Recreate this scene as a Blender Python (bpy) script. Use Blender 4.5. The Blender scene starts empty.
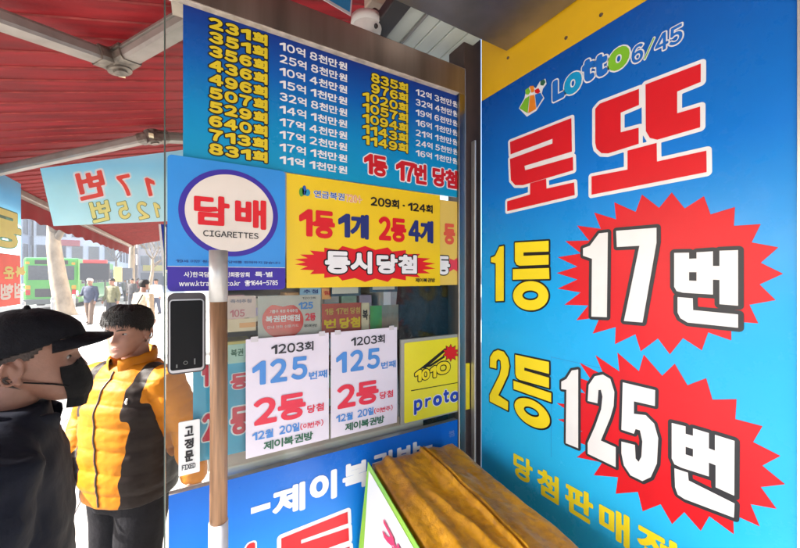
import bpy, bmesh, math, random
import numpy as np
from mathutils import Vector, Matrix, noise
from mathutils.geometry import tessellate_polygon
from mathutils.bvhtree import BVHTree

SC = bpy.context.scene
COL = SC.collection
random.seed(7)
R = math.radians

# ------------------------------------------------------------------ camera
EYE = 1.80                      # eye height of the photographer
FPX, CX, HY = 350.0, 400.0, 277.0   # focal length in photo pixels, optical centre, horizon row
YAW = math.atan2(205, 350)      # turned to the right of the street direction
cam_d = bpy.data.cameras.new('camera')
cam = bpy.data.objects.new('camera', cam_d)
COL.objects.link(cam)
cam_d.sensor_width = 36
cam_d.lens = 36 * FPX / 800
cam_d.shift_y = (HY - 274) / 800
cam_d.clip_start = .02
cam_d.clip_end = 2000
cam.location = (0, 0, EYE)
cam.rotation_euler = (R(90), 0, -YAW)
SC.camera = cam

# ------------------------------------------------------------------ sky, sun, exposure
SUN_EL = R(36)
SUN_DIR = Vector((-.97 * math.cos(SUN_EL), .24 * math.cos(SUN_EL), math.sin(SUN_EL))).normalized()
wd = bpy.data.worlds.new('World')
SC.world = wd
wd.use_nodes = True
wn = wd.node_tree.nodes
sky = wn.new('ShaderNodeTexSky')
sky.sky_type = 'NISHITA'
sky.sun_disc = False
sky.sun_elevation = SUN_EL
sky.sun_rotation = math.atan2(SUN_DIR.x, SUN_DIR.y) % (2 * math.pi)
sky.dust_density = 2.5
wd.node_tree.links.new(sky.outputs[0], wn['Background'].inputs[0])
wn['Background'].inputs[1].default_value = .13
sun_d = bpy.data.lights.new('sun', 'SUN')
sun_d.energy = 4.6
sun_d.angle = R(.5)
sun_d.color = (1, .95, .88)
sun = bpy.data.objects.new('sun', sun_d)
COL.objects.link(sun)
sun.location = (-6, 2, 8)
sun.rotation_euler = SUN_DIR.to_track_quat('Z', 'Y').to_euler()
SC.view_settings.view_transform = 'Standard'
SC.view_settings.look = 'None'
SC.view_settings.gamma = 1
SC.view_settings.exposure = 2.4
SC.view_settings.use_curve_mapping = False
SC.render.engine = 'CYCLES'
SC.cycles.max_bounces = 10
SC.cycles.transparent_max_bounces = 12
SC.cycles.use_denoising = True

# ------------------------------------------------------------------ pixel -> world
CU, SU = math.cos(YAW), math.sin(YAW)


def ray(x, y):
    r, d, z = (x - CX) / FPX, 1.0, (HY - y) / FPX
    return Vector((r * CU + d * SU, -r * SU + d * CU, z))


def at_plane(x, y, o, n):
    d = ray(x, y)
    e = Vector((0, 0, EYE))
    return e + d * ((Vector(o) - e).dot(n) / d.dot(n))


def at_depth(x, depth):
    d = ray(x, HY) * depth
    return Vector((d.x, d.y, 0))


def zc(ox, oy, s):
    return lambda *p: [(ox + x / s, oy + y / s) for x, y in p]


# ------------------------------------------------------------------ materials
def srgb(r, g, b):
    f = lambda c: (c / 12.92 if c <= .04045 else ((c + .055) / 1.055) ** 2.4)
    return (f(r / 255) * .8, f(g / 255) * .8, f(b / 255) * .8)


MATS = {}


def mat(name, rgb, rough=.5, metal=0., var=.08, scale=6., bump=0., bscale=40., transl=0., spec=.5, stretch=None, coat=0., lum=0.):
    if name in MATS:
        return MATS[name]
    m = bpy.data.materials.new(name)
    m.use_nodes = True
    nt = m.node_tree
    p = nt.nodes['Principled BSDF']
    p.inputs['Roughness'].default_value = rough
    p.inputs['Metallic'].default_value = metal
    p.inputs['Specular IOR Level'].default_value = spec
    p.inputs['Coat Weight'].default_value = coat
    tc = nt.nodes.new('ShaderNodeTexCoord')
    src = tc.outputs['Object']
    if stretch:
        mp = nt.nodes.new('ShaderNodeMapping')
        mp.inputs['Scale'].default_value = stretch
        nt.links.new(src, mp.inputs[0])
        src = mp.outputs[0]
    nz = nt.nodes.new('ShaderNodeTexNoise')
    nz.inputs['Scale'].default_value = scale
    nz.inputs['Detail'].default_value = 6
    nt.links.new(src, nz.inputs['Vector'])
    rp = nt.nodes.new('ShaderNodeValToRGB')
    rp.color_ramp.elements[0].position = .3
    rp.color_ramp.elements[1].position = .7
    rp.color_ramp.elements[0].color = tuple(c * (1 - var) for c in rgb) + (1,)
    rp.color_ramp.elements[1].color = tuple(min(1, c * (1 + var)) for c in rgb) + (1,)
    nt.links.new(nz.outputs[0], rp.inputs[0])
    nt.links.new(rp.outputs[0], p.inputs['Base Color'])
    if bump:
        n2 = nt.nodes.new('ShaderNodeTexNoise')
        n2.inputs['Scale'].default_value = bscale
        n2.inputs['Detail'].default_value = 4
        nt.links.new(src, n2.inputs['Vector'])
        b = nt.nodes.new('ShaderNodeBump')
        b.inputs['Strength'].default_value = bump
        b.inputs['Distance'].default_value = .01
        nt.links.new(n2.outputs[0], b.inputs['Height'])
        nt.links.new(b.outputs[0], p.inputs['Normal'])
    if transl:
        t = nt.nodes.new('ShaderNodeBsdfTranslucent')
        mx = nt.nodes.new('ShaderNodeMixShader')
        mx.inputs[0].default_value = transl
        nt.links.new(rp.outputs[0], t.inputs[0])
        nt.links.new(p.outputs[0], mx.inputs[1])
        nt.links.new(t.outputs[0], mx.inputs[2])
        nt.links.new(mx.outputs[0], nt.nodes['Material Output'].inputs[0])
    MATS[name] = m
    return m


def grad_mat(name, z0, z1, stops, rough=.35, transl=0.):
    """printed colour gradient along the sign's own height (object z)"""
    m = bpy.data.materials.new(name)
    m.use_nodes = True
    nt = m.node_tree
    p = nt.nodes['Principled BSDF']
    p.inputs['Roughness'].default_value = rough
    p.inputs['Specular IOR Level'].default_value = .22
    tc = nt.nodes.new('ShaderNodeTexCoord')
    sx = nt.nodes.new('ShaderNodeSeparateXYZ')
    nt.links.new(tc.outputs['Object'], sx.inputs[0])
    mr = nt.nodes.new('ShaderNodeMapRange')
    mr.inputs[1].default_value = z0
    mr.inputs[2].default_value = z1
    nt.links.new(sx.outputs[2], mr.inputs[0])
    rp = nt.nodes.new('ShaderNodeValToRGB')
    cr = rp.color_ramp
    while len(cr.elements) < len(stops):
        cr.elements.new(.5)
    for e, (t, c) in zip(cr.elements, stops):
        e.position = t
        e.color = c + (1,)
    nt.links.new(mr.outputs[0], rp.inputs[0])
    nz = nt.nodes.new('ShaderNodeTexNoise')
    nz.inputs['Scale'].default_value = 3.5
    nz.inputs['Detail'].default_value = 8
    nt.links.new(tc.outputs['Object'], nz.inputs['Vector'])
    mr2 = nt.nodes.new('ShaderNodeMapRange')
    mr2.inputs[3].default_value = .88
    mr2.inputs[4].default_value = 1.1
    nt.links.new(nz.outputs[0], mr2.inputs[0])
    mul = nt.nodes.new('ShaderNodeMixRGB')
    mul.blend_type = 'MULTIPLY'
    mul.inputs[0].default_value = 1
    nt.links.new(rp.outputs[0], mul.inputs[1])
    nt.links.new(mr2.outputs[0], mul.inputs[2])
    nt.links.new(mul.outputs[0], p.inputs['Base Color'])
    n2 = nt.nodes.new('ShaderNodeTexNoise')
    n2.inputs['Scale'].default_value = 5
    n2.inputs['Detail'].default_value = 3
    b = nt.nodes.new('ShaderNodeBump')
    b.inputs['Strength'].default_value = .22
    b.inputs['Distance'].default_value = .01
    nt.links.new(tc.outputs['Object'], n2.inputs['Vector'])
    nt.links.new(n2.outputs[0], b.inputs['Height'])
    nt.links.new(b.outputs[0], p.inputs['Normal'])
    n3 = nt.nodes.new('ShaderNodeTexNoise')
    n3.inputs['Scale'].default_value = 2.3
    n3.inputs['Detail'].default_value = 9
    n3.inputs['Roughness'].default_value = .7
    nt.links.new(tc.outputs['Object'], n3.inputs['Vector'])
    mr3 = nt.nodes.new('ShaderNodeMapRange')
    mr3.inputs[1].default_value = .3
    mr3.inputs[2].default_value = .7
    mr3.inputs[3].default_value = max(.08, rough - .14)
    mr3.inputs[4].default_value = rough + .2
    nt.links.new(n3.outputs[0], mr3.inputs[0])
    nt.links.new(mr3.outputs[0], p.inputs['Roughness'])
    if transl:
        t = nt.nodes.new('ShaderNodeBsdfTranslucent')
        mx = nt.nodes.new('ShaderNodeMixShader')
        mx.inputs[0].default_value = transl
        nt.links.new(mul.outputs[0], t.inputs[0])
        nt.links.new(p.outputs[0], mx.inputs[1])
        nt.links.new(t.outputs[0], mx.inputs[2])
        nt.links.new(mx.outputs[0], nt.nodes['Material Output'].inputs[0])
    return m


def ink(name, r, g, b, rough=.38, transl=0.):
    return mat(name, srgb(r, g, b), rough, var=.05, scale=9, transl=transl, bump=.05, bscale=12, spec=.25)


def glass_mat():
    m = bpy.data.materials.new('window glass')
    m.use_nodes = True
    nt = m.node_tree
    nt.nodes.remove(nt.nodes['Principled BSDF'])
    tr = nt.nodes.new('ShaderNodeBsdfTransparent')
    tr.inputs[0].default_value = (.93, .96, .95, 1)
    gl = nt.nodes.new('ShaderNodeBsdfGlossy')
    gl.inputs['Roughness'].default_value = .03
    fr = nt.nodes.new('ShaderNodeFresnel')
    fr.inputs[0].default_value = 1.28
    mx = nt.nodes.new('ShaderNodeMixShader')
    nt.links.new(fr.outputs[0], mx.inputs[0])
    nt.links.new(tr.outputs[0], mx.inputs[1])
    nt.links.new(gl.outputs[0], mx.inputs[2])
    nt.links.new(mx.outputs[0], nt.nodes['Material Output'].inputs[0])
    return m


GLASS = glass_mat()
WHITE = ink('white print', 240, 240, 242)
BLACK = ink('black print', 28, 28, 32)
CHAR = ink('charcoal print', 52, 54, 60)
RED = ink('red print', 220, 28, 40)
DRED = ink('deep red print', 205, 32, 42)
YEL = ink('yellow print', 250, 226, 40)
GOLD = ink('golden yellow print', 226, 200, 45)
NAVY = ink('navy print', 38, 52, 120)
CORNF = ink('cornflower blue print', 78, 140, 212)
CORAL = ink('coral red print', 224, 58, 80)
DGREEN = ink('green print', 52, 105, 80)
STEEL = mat('brushed stainless steel', (.33, .30, .27), .28, 1., var=.2, scale=3, stretch=(14, 14, .6), bump=.04)
STEELB = mat('steel tinted with brown reflections', (.30, .25, .21), .33, .85, var=.35, scale=2.2, stretch=(5, 5, .5), bump=.04)  # stainless beam: its brown reflections are put into the colour
ALU = mat('aluminium', (.62, .60, .58), .38, .9, var=.08)
ARMM = mat('powder coated beige aluminium', (.25, .22, .195), .45, .2, var=.2, scale=12)
DARKM = mat('dark metal', (.06, .055, .055), .5, .4)
MAROON = mat('maroon painted steel', (.065, .04, .036), .5, .2, var=.25, scale=8)


# ------------------------------------------------------------------ object helpers
def thing(name, label, cat, loc=(0, 0, 0), rotz=0., group=None):
    o = bpy.data.objects.new(name, None)
    COL.objects.link(o)
    o.empty_display_size = .1
    o.location = loc
    o.rotation_euler = (0, 0, rotz)
    o['label'] = label
    o['category'] = cat
    if group:
        o['group'] = group
    return o


def tag(o, label=None, cat=None, group=None, kind=None):
    for k, v in (('label', label), ('category', cat), ('group', group), ('kind', kind)):
        if v:
            o[k] = v
    return o


def base_of(p):
    v = Vector((0, 0, 0))
    while p is not None:
        v = v + p.location
        p = p.parent
    return v


def mesh(name, verts, faces, mats, parent=None, mi=None, smooth=False, local=False):
    """one linked mesh object; verts in world space unless local"""
    me = bpy.data.meshes.new(name)
    off = Vector((0, 0, 0)) if local else base_of(parent)
    me.from_pydata([(v[0] - off.x, v[1] - off.y, v[2] - off.z) for v in verts], [], [tuple(int(i) for i in f) for f in faces])
    for m in (mats if isinstance(mats, (list, tuple)) else [mats]):
        me.materials.append(m)
    if mi is not None:
        me.polygons.foreach_set('material_index', np.array(mi, dtype=np.int32))
    if smooth:
        me.polygons.foreach_set('use_smooth', np.ones(len(me.polygons), dtype=bool))
    me.update()
    o = bpy.data.objects.new(name, me)
    COL.objects.link(o)
    if parent is not None:
        o.parent = parent
    return o


def bm_obj(name, bm, mats, parent=None, smooth=False, local=False):
    bmesh.ops.recalc_face_normals(bm, faces=bm.faces)
    vs = [tuple(v.co) for v in bm.verts]
    bm.verts.index_update()
    fs = [[v.index for v in f.verts] for f in bm.faces]
    mi = [f.material_index for f in bm.faces]
    bm.free()
    return mesh(name, vs, fs, mats, parent, mi, smooth, local)


def add_box(bm, lo, hi, bev=0., rot=None, mi=0):
    c = [(a + b) / 2 for a, b in zip(lo, hi)]
    t = bmesh.new()
    bmesh.ops.create_cube(t, size=1)
    for v in t.verts:
        v.co = Vector((v.co.x * (hi[0] - lo[0]), v.co.y * (hi[1] - lo[1]), v.co.z * (hi[2] - lo[2])))
    if bev:
        bmesh.ops.bevel(t, geom=t.edges[:], offset=bev, segments=2, affect='EDGES', profile=.5)
    mtx = Matrix.Translation(c) @ (rot.to_4x4() if rot else Matrix.Identity(4))
    add_bm(bm, t, mtx, mi)


def add_bm(bm, t, mtx=None, mi=0):
    m = {}
    for v in t.verts:
        m[v] = bm.verts.new(mtx @ v.co if mtx else v.co)
    for f in t.faces:
        try:
            nf = bm.faces.new([m[v] for v in f.verts])
            nf.material_index = mi
        except ValueError:
            pass
    t.free()


def box(name, lo, hi, m, parent=None, bev=0., rot=None, local=False):
    bm = bmesh.new()
    add_box(bm, lo, hi, bev, rot)
    return bm_obj(name, bm, m, parent, local=local)


def tube_geo(pts, radii, n=14, caps=True, flat=None):
    """round-capped tapered tube along a path; flat=(ux,uy,scale) unused"""
    pts = [np.array(p, float) for p in pts]
    radii = list(radii)
    P, Rr = [], []
    if caps:
        d = pts[0] - pts[1]
        d /= np.linalg.norm(d)
        for a in (80, 55, 28):
            P.append(pts[0] + d * radii[0] * math.sin(R(a)))
            Rr.append(radii[0] * math.cos(R(a)))
    P += pts
    Rr += radii
    if caps:
        d = pts[-1] - pts[-2]
        d /= np.linalg.norm(d)
        for a in (28, 55, 80):
            P.append(pts[-1] + d * radii[-1] * math.sin(R(a)))
            Rr.append(radii[-1] * math.cos(R(a)))
    V, F = [], []
    prev = None
    for i in range(len(P)):
        t = P[min(i + 1, len(P) - 1)] - P[max(i - 1, 0)]
        t = t / (np.linalg.norm(t) + 1e-12)
        if prev is None:
            u = np.cross(t, [0, 0, 1.]) if abs(t[2]) < .9 else np.cross(t, [0, 1., 0])
        else:
            u = prev - t * prev.dot(t)
        u = u / np.linalg.norm(u)
        prev = u
        w = np.cross(t, u)
        for k in range(n):
            a = 2 * math.pi * k / n
            V.append(P[i] + Rr[i] * (math.cos(a) * u + math.sin(a) * w))
    m = len(P)
    for i in range(m - 1):
        for k in range(n):
            F.append((i * n + k, i * n + (k + 1) % n, (i + 1) * n + (k + 1) % n, (i + 1) * n + k))
    F.append(tuple(range(n - 1, -1, -1)))
    F.append(tuple(range((m - 1) * n, m * n)))
    return [tuple(v) for v in V], F


def tube(name, pts, radii, m, parent=None, n=14, caps=True, local=False):
    v, f = tube_geo(pts, radii, n, caps)
    return mesh(name, v, f, m, parent, smooth=True, local=local)


def join_geo(*gs):
    V, F = [], []
    for v, f in gs:
        o = len(V)
        V += list(v)
        F += [tuple(i + o for i in q) for q in f]
    return V, F


def cyl_geo(p0, p1, r0, r1=None, n=20):
    return tube_geo([p0, p1], [r0, r1 if r1 is not None else r0], n, caps=False)


# ------------------------------------------------------------------ planes that carry print
class Frame:
    def __init__(s, o, a, b, n):
        s.O, s.A, s.B, s.N = Vector(o), Vector(a).normalized(), Vector(b).normalized(), Vector(n).normalized()

    def px(s, x, y):
        p = at_plane(x, y, s.O, s.N) - s.O
        return (p.dot(s.A), p.dot(s.B))

    def w(s, a, b, n=0.):
        return tuple(s.O + s.A * a + s.B * b + s.N * n)


def FY(y):      # plane facing the photographer, across the pavement
    return Frame((0, y, EYE), (1, 0, 0), (0, 0, 1), (0, -1, 0))


def FX(x):      # plane facing the street (the big sign)
    return Frame((x, 0, EYE), (0, -1, 0), (0, 0, 1), (-1, 0, 0))


def _area(l):
    return sum(l[i - 1][0] * l[i][1] - l[i][0] * l[i - 1][1] for i in range(len(l))) / 2


def _inside(p, l):
    c = False
    for i in range(len(l)):
        (ax, ay), (bx, by) = l[i - 1][:2], l[i][:2]
        if (ay > p[1]) != (by > p[1]) and p[0] < (bx - ax) * (p[1] - ay) / (by - ay) + ax:
            c = not c
    return c


def nest(loops):
    """group every outer loop with its own holes"""
    if len(loops) == 1:
        return [[0]]
    bb = [(min(p[0] for p in l), min(p[1] for p in l), max(p[0] for p in l), max(p[1] for p in l)) for l in loops]
    depth, par = [], []
    for i, l in enumerate(loops):
        p = l[0]
        ins = [j for j in range(len(loops)) if j != i and bb[j][0] <= p[0] <= bb[j][2] and bb[j][1] <= p[1] <= bb[j][3] and _inside(p, loops[j])]
        depth.append(len(ins))
        par.append(min(ins, key=lambda j: abs(_area(loops[j]))) if ins else -1)
    return [[i] + [j for j in range(len(loops)) if depth[j] == depth[i] + 1 and par[j] == i] for i in range(len(loops)) if depth[i] % 2 == 0]


BAD = []


def tess(loops):
    pts = [p for l in loops for p in l]
    tris = []
    for grp in nest(loops):
        base = [p for i in grp for p in loops[i]]
        idx = [k + sum(len(q) for q in loops[:i]) for i in grp for k in range(len(loops[i]))]
        ts = tessellate_polygon([[Vector((p[0] * 1000, p[1] * 1000, 0)) for p in loops[i]] for i in grp])
        tris += [tuple(idx[j] for j in t) for t in ts]
    out, tot = [], 0.
    for t in tris:
        a, b, c = [pts[i] for i in t]
        cr = (b[0] - a[0]) * (c[1] - a[1]) - (b[1] - a[1]) * (c[0] - a[0])
        if abs(cr) < 1e-14:
            continue
        out.append(tuple(t) if cr > 0 else (t[0], t[2], t[1]))
        tot += abs(cr) / 2
    want = sum(abs(_area(loops[g[0]])) - sum(abs(_area(loops[j])) for j in g[1:]) for g in nest(loops))
    if abs(tot - want) > .03 * want:
        BAD.append((len(pts), tot, want))
    return pts, out


def flat_geo(fr, loops, n):
    pts, tris = tess(loops)
    return [fr.w(p[0], p[1], n) for p in pts], tris


def printed(name, parent, fr, loops, n, m):
    v, f = flat_geo(fr, loops, n)
    return mesh(name, v, f, m, parent)


def slab(name, parent, fr, loop, n1, n0, m, medge=None):
    """extruded outline: front at n1, back at n0"""
    pts, tris = tess([loop])
    k = len(pts)
    V = [fr.w(p[0], p[1], n1) for p in pts] + [fr.w(p[0], p[1], n0) for p in pts]
    F = [t for t in tris] + [(t[0] + k, t[2] + k, t[1] + k) for t in tris]
    mi = [0] * len(F)
    area = sum(pts[i][0] * pts[(i + 1) % k][1] - pts[(i + 1) % k][0] * pts[i][1] for i in range(k))
    for i in range(k):
        j = (i + 1) % k
        F.append((j, i, i + k, j + k) if area > 0 else (i, j, j + k, i + k))
        mi.append(1 if medge else 0)
    return mesh(name, V, F, [m, medge] if medge else m, parent, mi)


def rect(a0, b0, a1, b1, r=0., n=5):
    if not r:
        return [(a0, b0), (a1, b0), (a1, b1), (a0, b1)]
    out = []
    for cx, cy, s in ((a1 - r, b0 + r, -90), (a1 - r, b1 - r, 0), (a0 + r, b1 - r, 90), (a0 + r, b0 + r, 180)):
        for k in range(n + 1):
            t = R(s + 90 * k / n)
            out.append((cx + r * math.cos(t), cy + r * math.sin(t)))
    return out


def prect(fr, tl, br, r=0.):
    a0, b1 = fr.px(*tl)
    a1, b0 = fr.px(*br)
    return rect(a0, b0, a1, b1, r)


def ell(cx, cy, rx, ry, n=48):
    return [(cx + rx * math.cos(2 * math.pi * k / n), cy + ry * math.sin(2 * math.pi * k / n)) for k in range(n)]


# ------------------------------------------------------------------ lettering: glyph outlines -> distance field -> print
GLY = {}
GLY['1'] = ([np.array([(.02, .55), (.30, .733), (.40, .733), (.40, 0), (.27, 0), (.27, .56), (.02, .43)])], )


def _key(c):
    return chr(ord(c) + 0xFEE0) if 33 <= ord(c) <= 126 else c


def load_glyphs(chars):
    objs = []
    for c in sorted(set(chars)):
        if c in GLY or c == ' ':
            continue
        cu = bpy.data.curves.new('glyph', 'FONT')
        cu.body = _key(c)
        cu.fill_mode = 'NONE'
        cu.resolution_u = 4
        o = bpy.data.objects.new('glyph', cu)
        COL.objects.link(o)
        objs.append((c, o, cu))
    dg = bpy.context.evaluated_depsgraph_get()
    for c, o, cu in objs:
        me = bpy.data.meshes.new_from_object(o.evaluated_get(dg))
        adj = {}
        for e in me.edges:
            a, b = e.vertices
            adj.setdefault(a, []).append(b)
            adj.setdefault(b, []).append(a)
        seen, loops = set(), []
        for s in adj:
            if s in seen:
                continue
            loop, cur, prev = [], s, None
            while cur not in seen:
                seen.add(cur)
                loop.append(tuple(me.vertices[cur].co[:2]))
                nx = [q for q in adj[cur] if q != prev and q not in seen]
                prev = cur
                if not nx:
                    break
                cur = nx[0]
            if len(loop) > 2:
                loops.append(np.array(loop))
        GLY[c] = (loops,)
        bpy.data.meshes.remove(me)
    for c, o, cu in objs:
        bpy.data.objects.remove(o)
        bpy.data.curves.remove(cu)


load_glyphs('0123456789회억천만원등번당첨담배CIGARETTES사)한국판매인회중앙특별·wktraco.xyz☎-19세미만청소년에게를하지않습니다'
            '연금복권720+개동시제이방째월일(주)고정문proto10LtTto6/45행운의점계산복본점나눔전화신용카드FIXED기쁨즉석추첨결과안내류번가게ㄷ번ㅡ')


def layout(s, gap=.11, dscale=1.14):
    x, out = 0., []
    for c in s:
        if c == ' ':
            x += .30
            continue
        loops = GLY[c][0]
        if not loops:
            continue
        allp = np.concatenate(loops)
        x0, x1 = allp[:, 0].min(), allp[:, 0].max()
        k = dscale if ord(c) < 128 else 1.
        dy = -.04 if ord(c) < 128 else 0.
        out.append([np.stack([(l[:, 0] - x0) * k + x, l[:, 1] * k + dy], 1) for l in loops])
        x += (x1 - x0) * k + gap
    return out


def sdf_grid(groups, cell, pad):
    allp = np.concatenate([l for g in groups for l in g])
    lo = allp.min(0) - pad - 2 * cell
    hi = allp.max(0) + pad + 2 * cell
    nx, ny = int((hi[0] - lo[0]) / cell) + 2, int((hi[1] - lo[1]) / cell) + 2
    S = np.full((ny, nx), 1e3)
    for g in groups:
        gp = np.concatenate(g)
        i0 = np.maximum(((gp.min(0) - pad - 2 * cell - lo) / cell).astype(int), 0)
        i1 = np.minimum(((gp.max(0) + pad + 2 * cell - lo) / cell).astype(int) + 2, (nx, ny))
        X, Y = np.meshgrid(lo[0] + cell * np.arange(i0[0], i1[0]), lo[1] + cell * np.arange(i0[1], i1[1]))
        A = np.concatenate(g)
        B = np.concatenate([np.roll(l, -1, 0) for l in g])
        px, py = X.ravel()[:, None], Y.ravel()[:, None]
        best = np.full(px.shape[0], 1e6)
        ins = np.zeros(px.shape[0], bool)
        for k in range(0, len(A), 64):
            ax, ay, bx, by = A[k:k + 64, 0], A[k:k + 64, 1], B[k:k + 64, 0], B[k:k + 64, 1]
            dx, dy = bx - ax, by - ay
            L = dx * dx + dy * dy + 1e-18
            t = np.clip(((px - ax) * dx + (py - ay) * dy) / L, 0, 1)
            d = (px - ax - t * dx) ** 2 + (py - ay - t * dy) ** 2
            best = np.minimum(best, d.min(1))
            with np.errstate(divide='ignore', invalid='ignore'):
                cr = ((ay > py) != (by > py)) & (px < dx * (py - ay) / (by - ay) + ax)
            ins ^= (cr.sum(1) % 2).astype(bool)
        d = np.sqrt(best)
        d = np.where(ins, -d, d).reshape(X.shape)
        sl = (slice(i0[1], i1[1]), slice(i0[0], i1[0]))
        S[sl] = np.minimum(S[sl], d)
    return S, lo


def iso(S, lo, cell, level):
    F = S - level
    F = np.where(np.abs(F) < cell * 1e-3, cell * 1e-3, F)
    I = F < 0
    case = I[:-1, :-1] * 1 + I[:-1, 1:] * 2 + I[1:, 1:] * 4 + I[1:, :-1] * 8
    ii, jj = np.nonzero((case != 0) & (case != 15))
    TAB = {1: [(3, 0)], 2: [(0, 1)], 3: [(3, 1)], 4: [(1, 2)], 5: [(3, 2), (1, 0)], 6: [(0, 2)], 7: [(3, 2)], 8: [(2, 3)], 9: [(0, 2)],
           10: [(3, 0), (1, 2)], 11: [(1, 2)], 12: [(1, 3)], 13: [(0, 1)], 14: [(0, 3)]}
    adj = {}

    def key(i, j, e):
        return (i, j, 0) if e == 0 else (i, j + 1, 1) if e == 1 else (i + 1, j, 0) if e == 2 else (i, j, 1)
    for i, j in zip(ii.tolist(), jj.tolist()):
        for e0, e1 in TAB[int(case[i, j])]:
            a, b = key(i, j, e0), key(i, j, e1)
            adj.setdefault(a, []).append(b)
            adj.setdefault(b, []).append(a)

    def pos(k):
        i, j, o = k
        i2, j2 = (i, j + 1) if o == 0 else (i + 1, j)
        f0, f1 = F[i, j], F[i2, j2]
        t = f0 / (f0 - f1)
        return (lo[0] + cell * (j + (j2 - j) * t), lo[1] + cell * (i + (i2 - i) * t))
    seen, loops = set(), []
    for s in adj:
        if s in seen:
            continue
        chain, cur = [], s
        while True:
            seen.add(cur)
            chain.append(pos(cur))
            nx = [q for q in adj[cur] if q not in seen]
            if not nx:
                break
            cur = nx[0]
        if len(chain) < 4:
            continue
        keep = []
        m = len(chain)
        for k in range(m):
            p = keep[-1] if keep else chain[-1]
            c, q = chain[k], chain[(k + 1) % m]
            dx, dy = q[0] - p[0], q[1] - p[1]
            L = math.hypot(dx, dy) + 1e-12
            if abs((c[0] - p[0]) * dy - (c[1] - p[1]) * dx) / L > .05 * cell or L > 8 * cell:
                keep.append(c)
        if len(keep) > 2:
            loops.append(keep)
    return loops


def put(name, parent, fr, groups, m, w, om, ow, n0, cell, exact=False, label=None):
    gs = [[np.asarray(l, float) for l in g] for g in groups]
    S, lo = sdf_grid(gs, cell, max(w, 0) + ow + cell)
    V, F, mi = [], [], []
    if om is not None:
        v, f = flat_geo(fr, iso(S, lo, cell, w + ow), n0)
        V += v
        F += f
        mi += [1] * len(f)
    if exact and w == 0:
        for g in gs:
            v, f = flat_geo(fr, [[tuple(p) for p in l] for l in g], n0 + .0008)
            o = len(V)
            V += v
            F += [tuple(i + o for i in q) for q in f]
            mi += [0] * len(f)
    else:
        v, f = flat_geo(fr, iso(S, lo, cell, w), n0 + .0008)
        o = len(V)
        V += v
        F += [tuple(i + o for i in q) for q in f]
        mi += [0] * len(f)
    o = mesh(name, V, F, [m, om or m], parent, mi)
    if label:
        o['label'] = label
    return o


def text(parent, fr, s, tl, br, m, w=.03, om=None, ow=0., n0=.0008, res=30, mirror=False, gap=.11, name='lettering', plane=False, dscale=1.14):
    if plane:
        (a0, b1), (a1, b0) = tl, br
    else:
        a0, b1 = fr.px(*tl)
        a1, b0 = fr.px(*br)
    H = b1 - b0
    d = w * H
    gs = layout(s, gap, dscale)
    allp = np.concatenate([l for g in gs for l in g])
    lo, hi = allp.min(0), allp.max(0)
    sc = np.array([(a1 - a0 - 2 * d) / (hi[0] - lo[0]), (H - 2 * d) / (hi[1] - lo[1])])
    out = []
    for g in gs:
        ng = []
        for l in g:
            q = (l - lo) * sc + np.array([a0 + d, b0 + d])
            if mirror:
                q[:, 0] = a0 + a1 - q[:, 0]
            ng.append(q)
        out.append(ng)
    return put(name, parent, fr, out, m, d, om, ow * H, n0, H / res)


def traced(parent, fr, groups, m, om=None, ow=0., n0=.0008, cell=.0016, name='lettering'):
    """groups of pixel-space loops on this plane"""
    gs = [[[fr.px(*p) for p in l] for l in g] for g in groups]
    return put(name, parent, fr, gs, m, 0., om, ow, n0, cell, exact=True)


def burst(tips, c, k):
    out = []
    for i, t in enumerate(tips):
        u = tips[(i + 1) % len(tips)]
        out.append(t)
        mx, my = (t[0] + u[0]) / 2, (t[1] + u[1]) / 2
        out.append((c[0] + k * (mx - c[0]), c[1] + k * (my - c[1])))
    return out

# =================================================================== SETTING
def structure(o):
    o['kind'] = 'structure'
    return o


PAVE = mat('pale paving', (.40, .385, .36), .8, var=.12, scale=1.2, bump=.15, bscale=30)
ASPH = mat('asphalt', (.065, .065, .068), .85, var=.2, scale=2, bump=.2, bscale=60)
CONC = mat('concrete kerb', (.38, .37, .35), .8, var=.12)
bm = bmesh.new()
add_box(bm, (-400, -300, -.30), (400, 900, -.14))
structure(bm_obj('road', bm, ASPH))
bm = bmesh.new()
add_box(bm, (-5.9, -40, -.13), (60, 300, 0))
structure(bm_obj('pavement', bm, PAVE))
bm = bmesh.new()
for k in range(60):
    add_box(bm, (-6.08, -20 + k * 1.5, -.13), (-5.905, -20 + k * 1.5 + 1.49, .012), .01)
structure(bm_obj('kerb', bm, CONC))
bm = bmesh.new()
add_box(bm, (-60, -40, -.13), (-20, 300, .002))
structure(bm_obj('far_pavement', bm, PAVE))
# paving joints: real grooves' dark lines laid as thin strips
JOINT = mat('paving joint', (.20, .19, .18), .9)
bm = bmesh.new()
for k in range(12):
    add_box(bm, (-5.6 + k * .6, -4, .0), (-5.592 + k * .6, 40, .004))
structure(bm_obj('paving_joints', bm, JOINT))
LINEP = mat('road paint', (.75, .75, .73), .6, var=.1, scale=4)
bm = bmesh.new()
for k in range(14):
    add_box(bm, (-9.6, k * 8., -.14), (-9.45, k * 8. + 4, -.136))
structure(bm_obj('road_lines', bm, LINEP))

# ------------------------------------------------------------------ shop behind the big sign
SX = .892                     # plane of the big sign
GY = 1.0                      # plane of the glass front
sgn = FX(SX)
fac = FY(GY)
shop = thing('lottery_shop', 'lottery shop with a glass fixed door, brown steel beam, posts and a metal soffit', 'shop', (.9, 1.0, 0))
WALL = mat('grey render', (.30, .28, .26), .8, var=.15, bump=.2, bscale=25)
box('wall', (SX + .06, -4, 0), (SX + .3, .955, 4.2), WALL, shop)
box('wall', (SX + .06, 1.75, 0), (SX + .3, 11, 4.2), WALL, shop)
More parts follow.
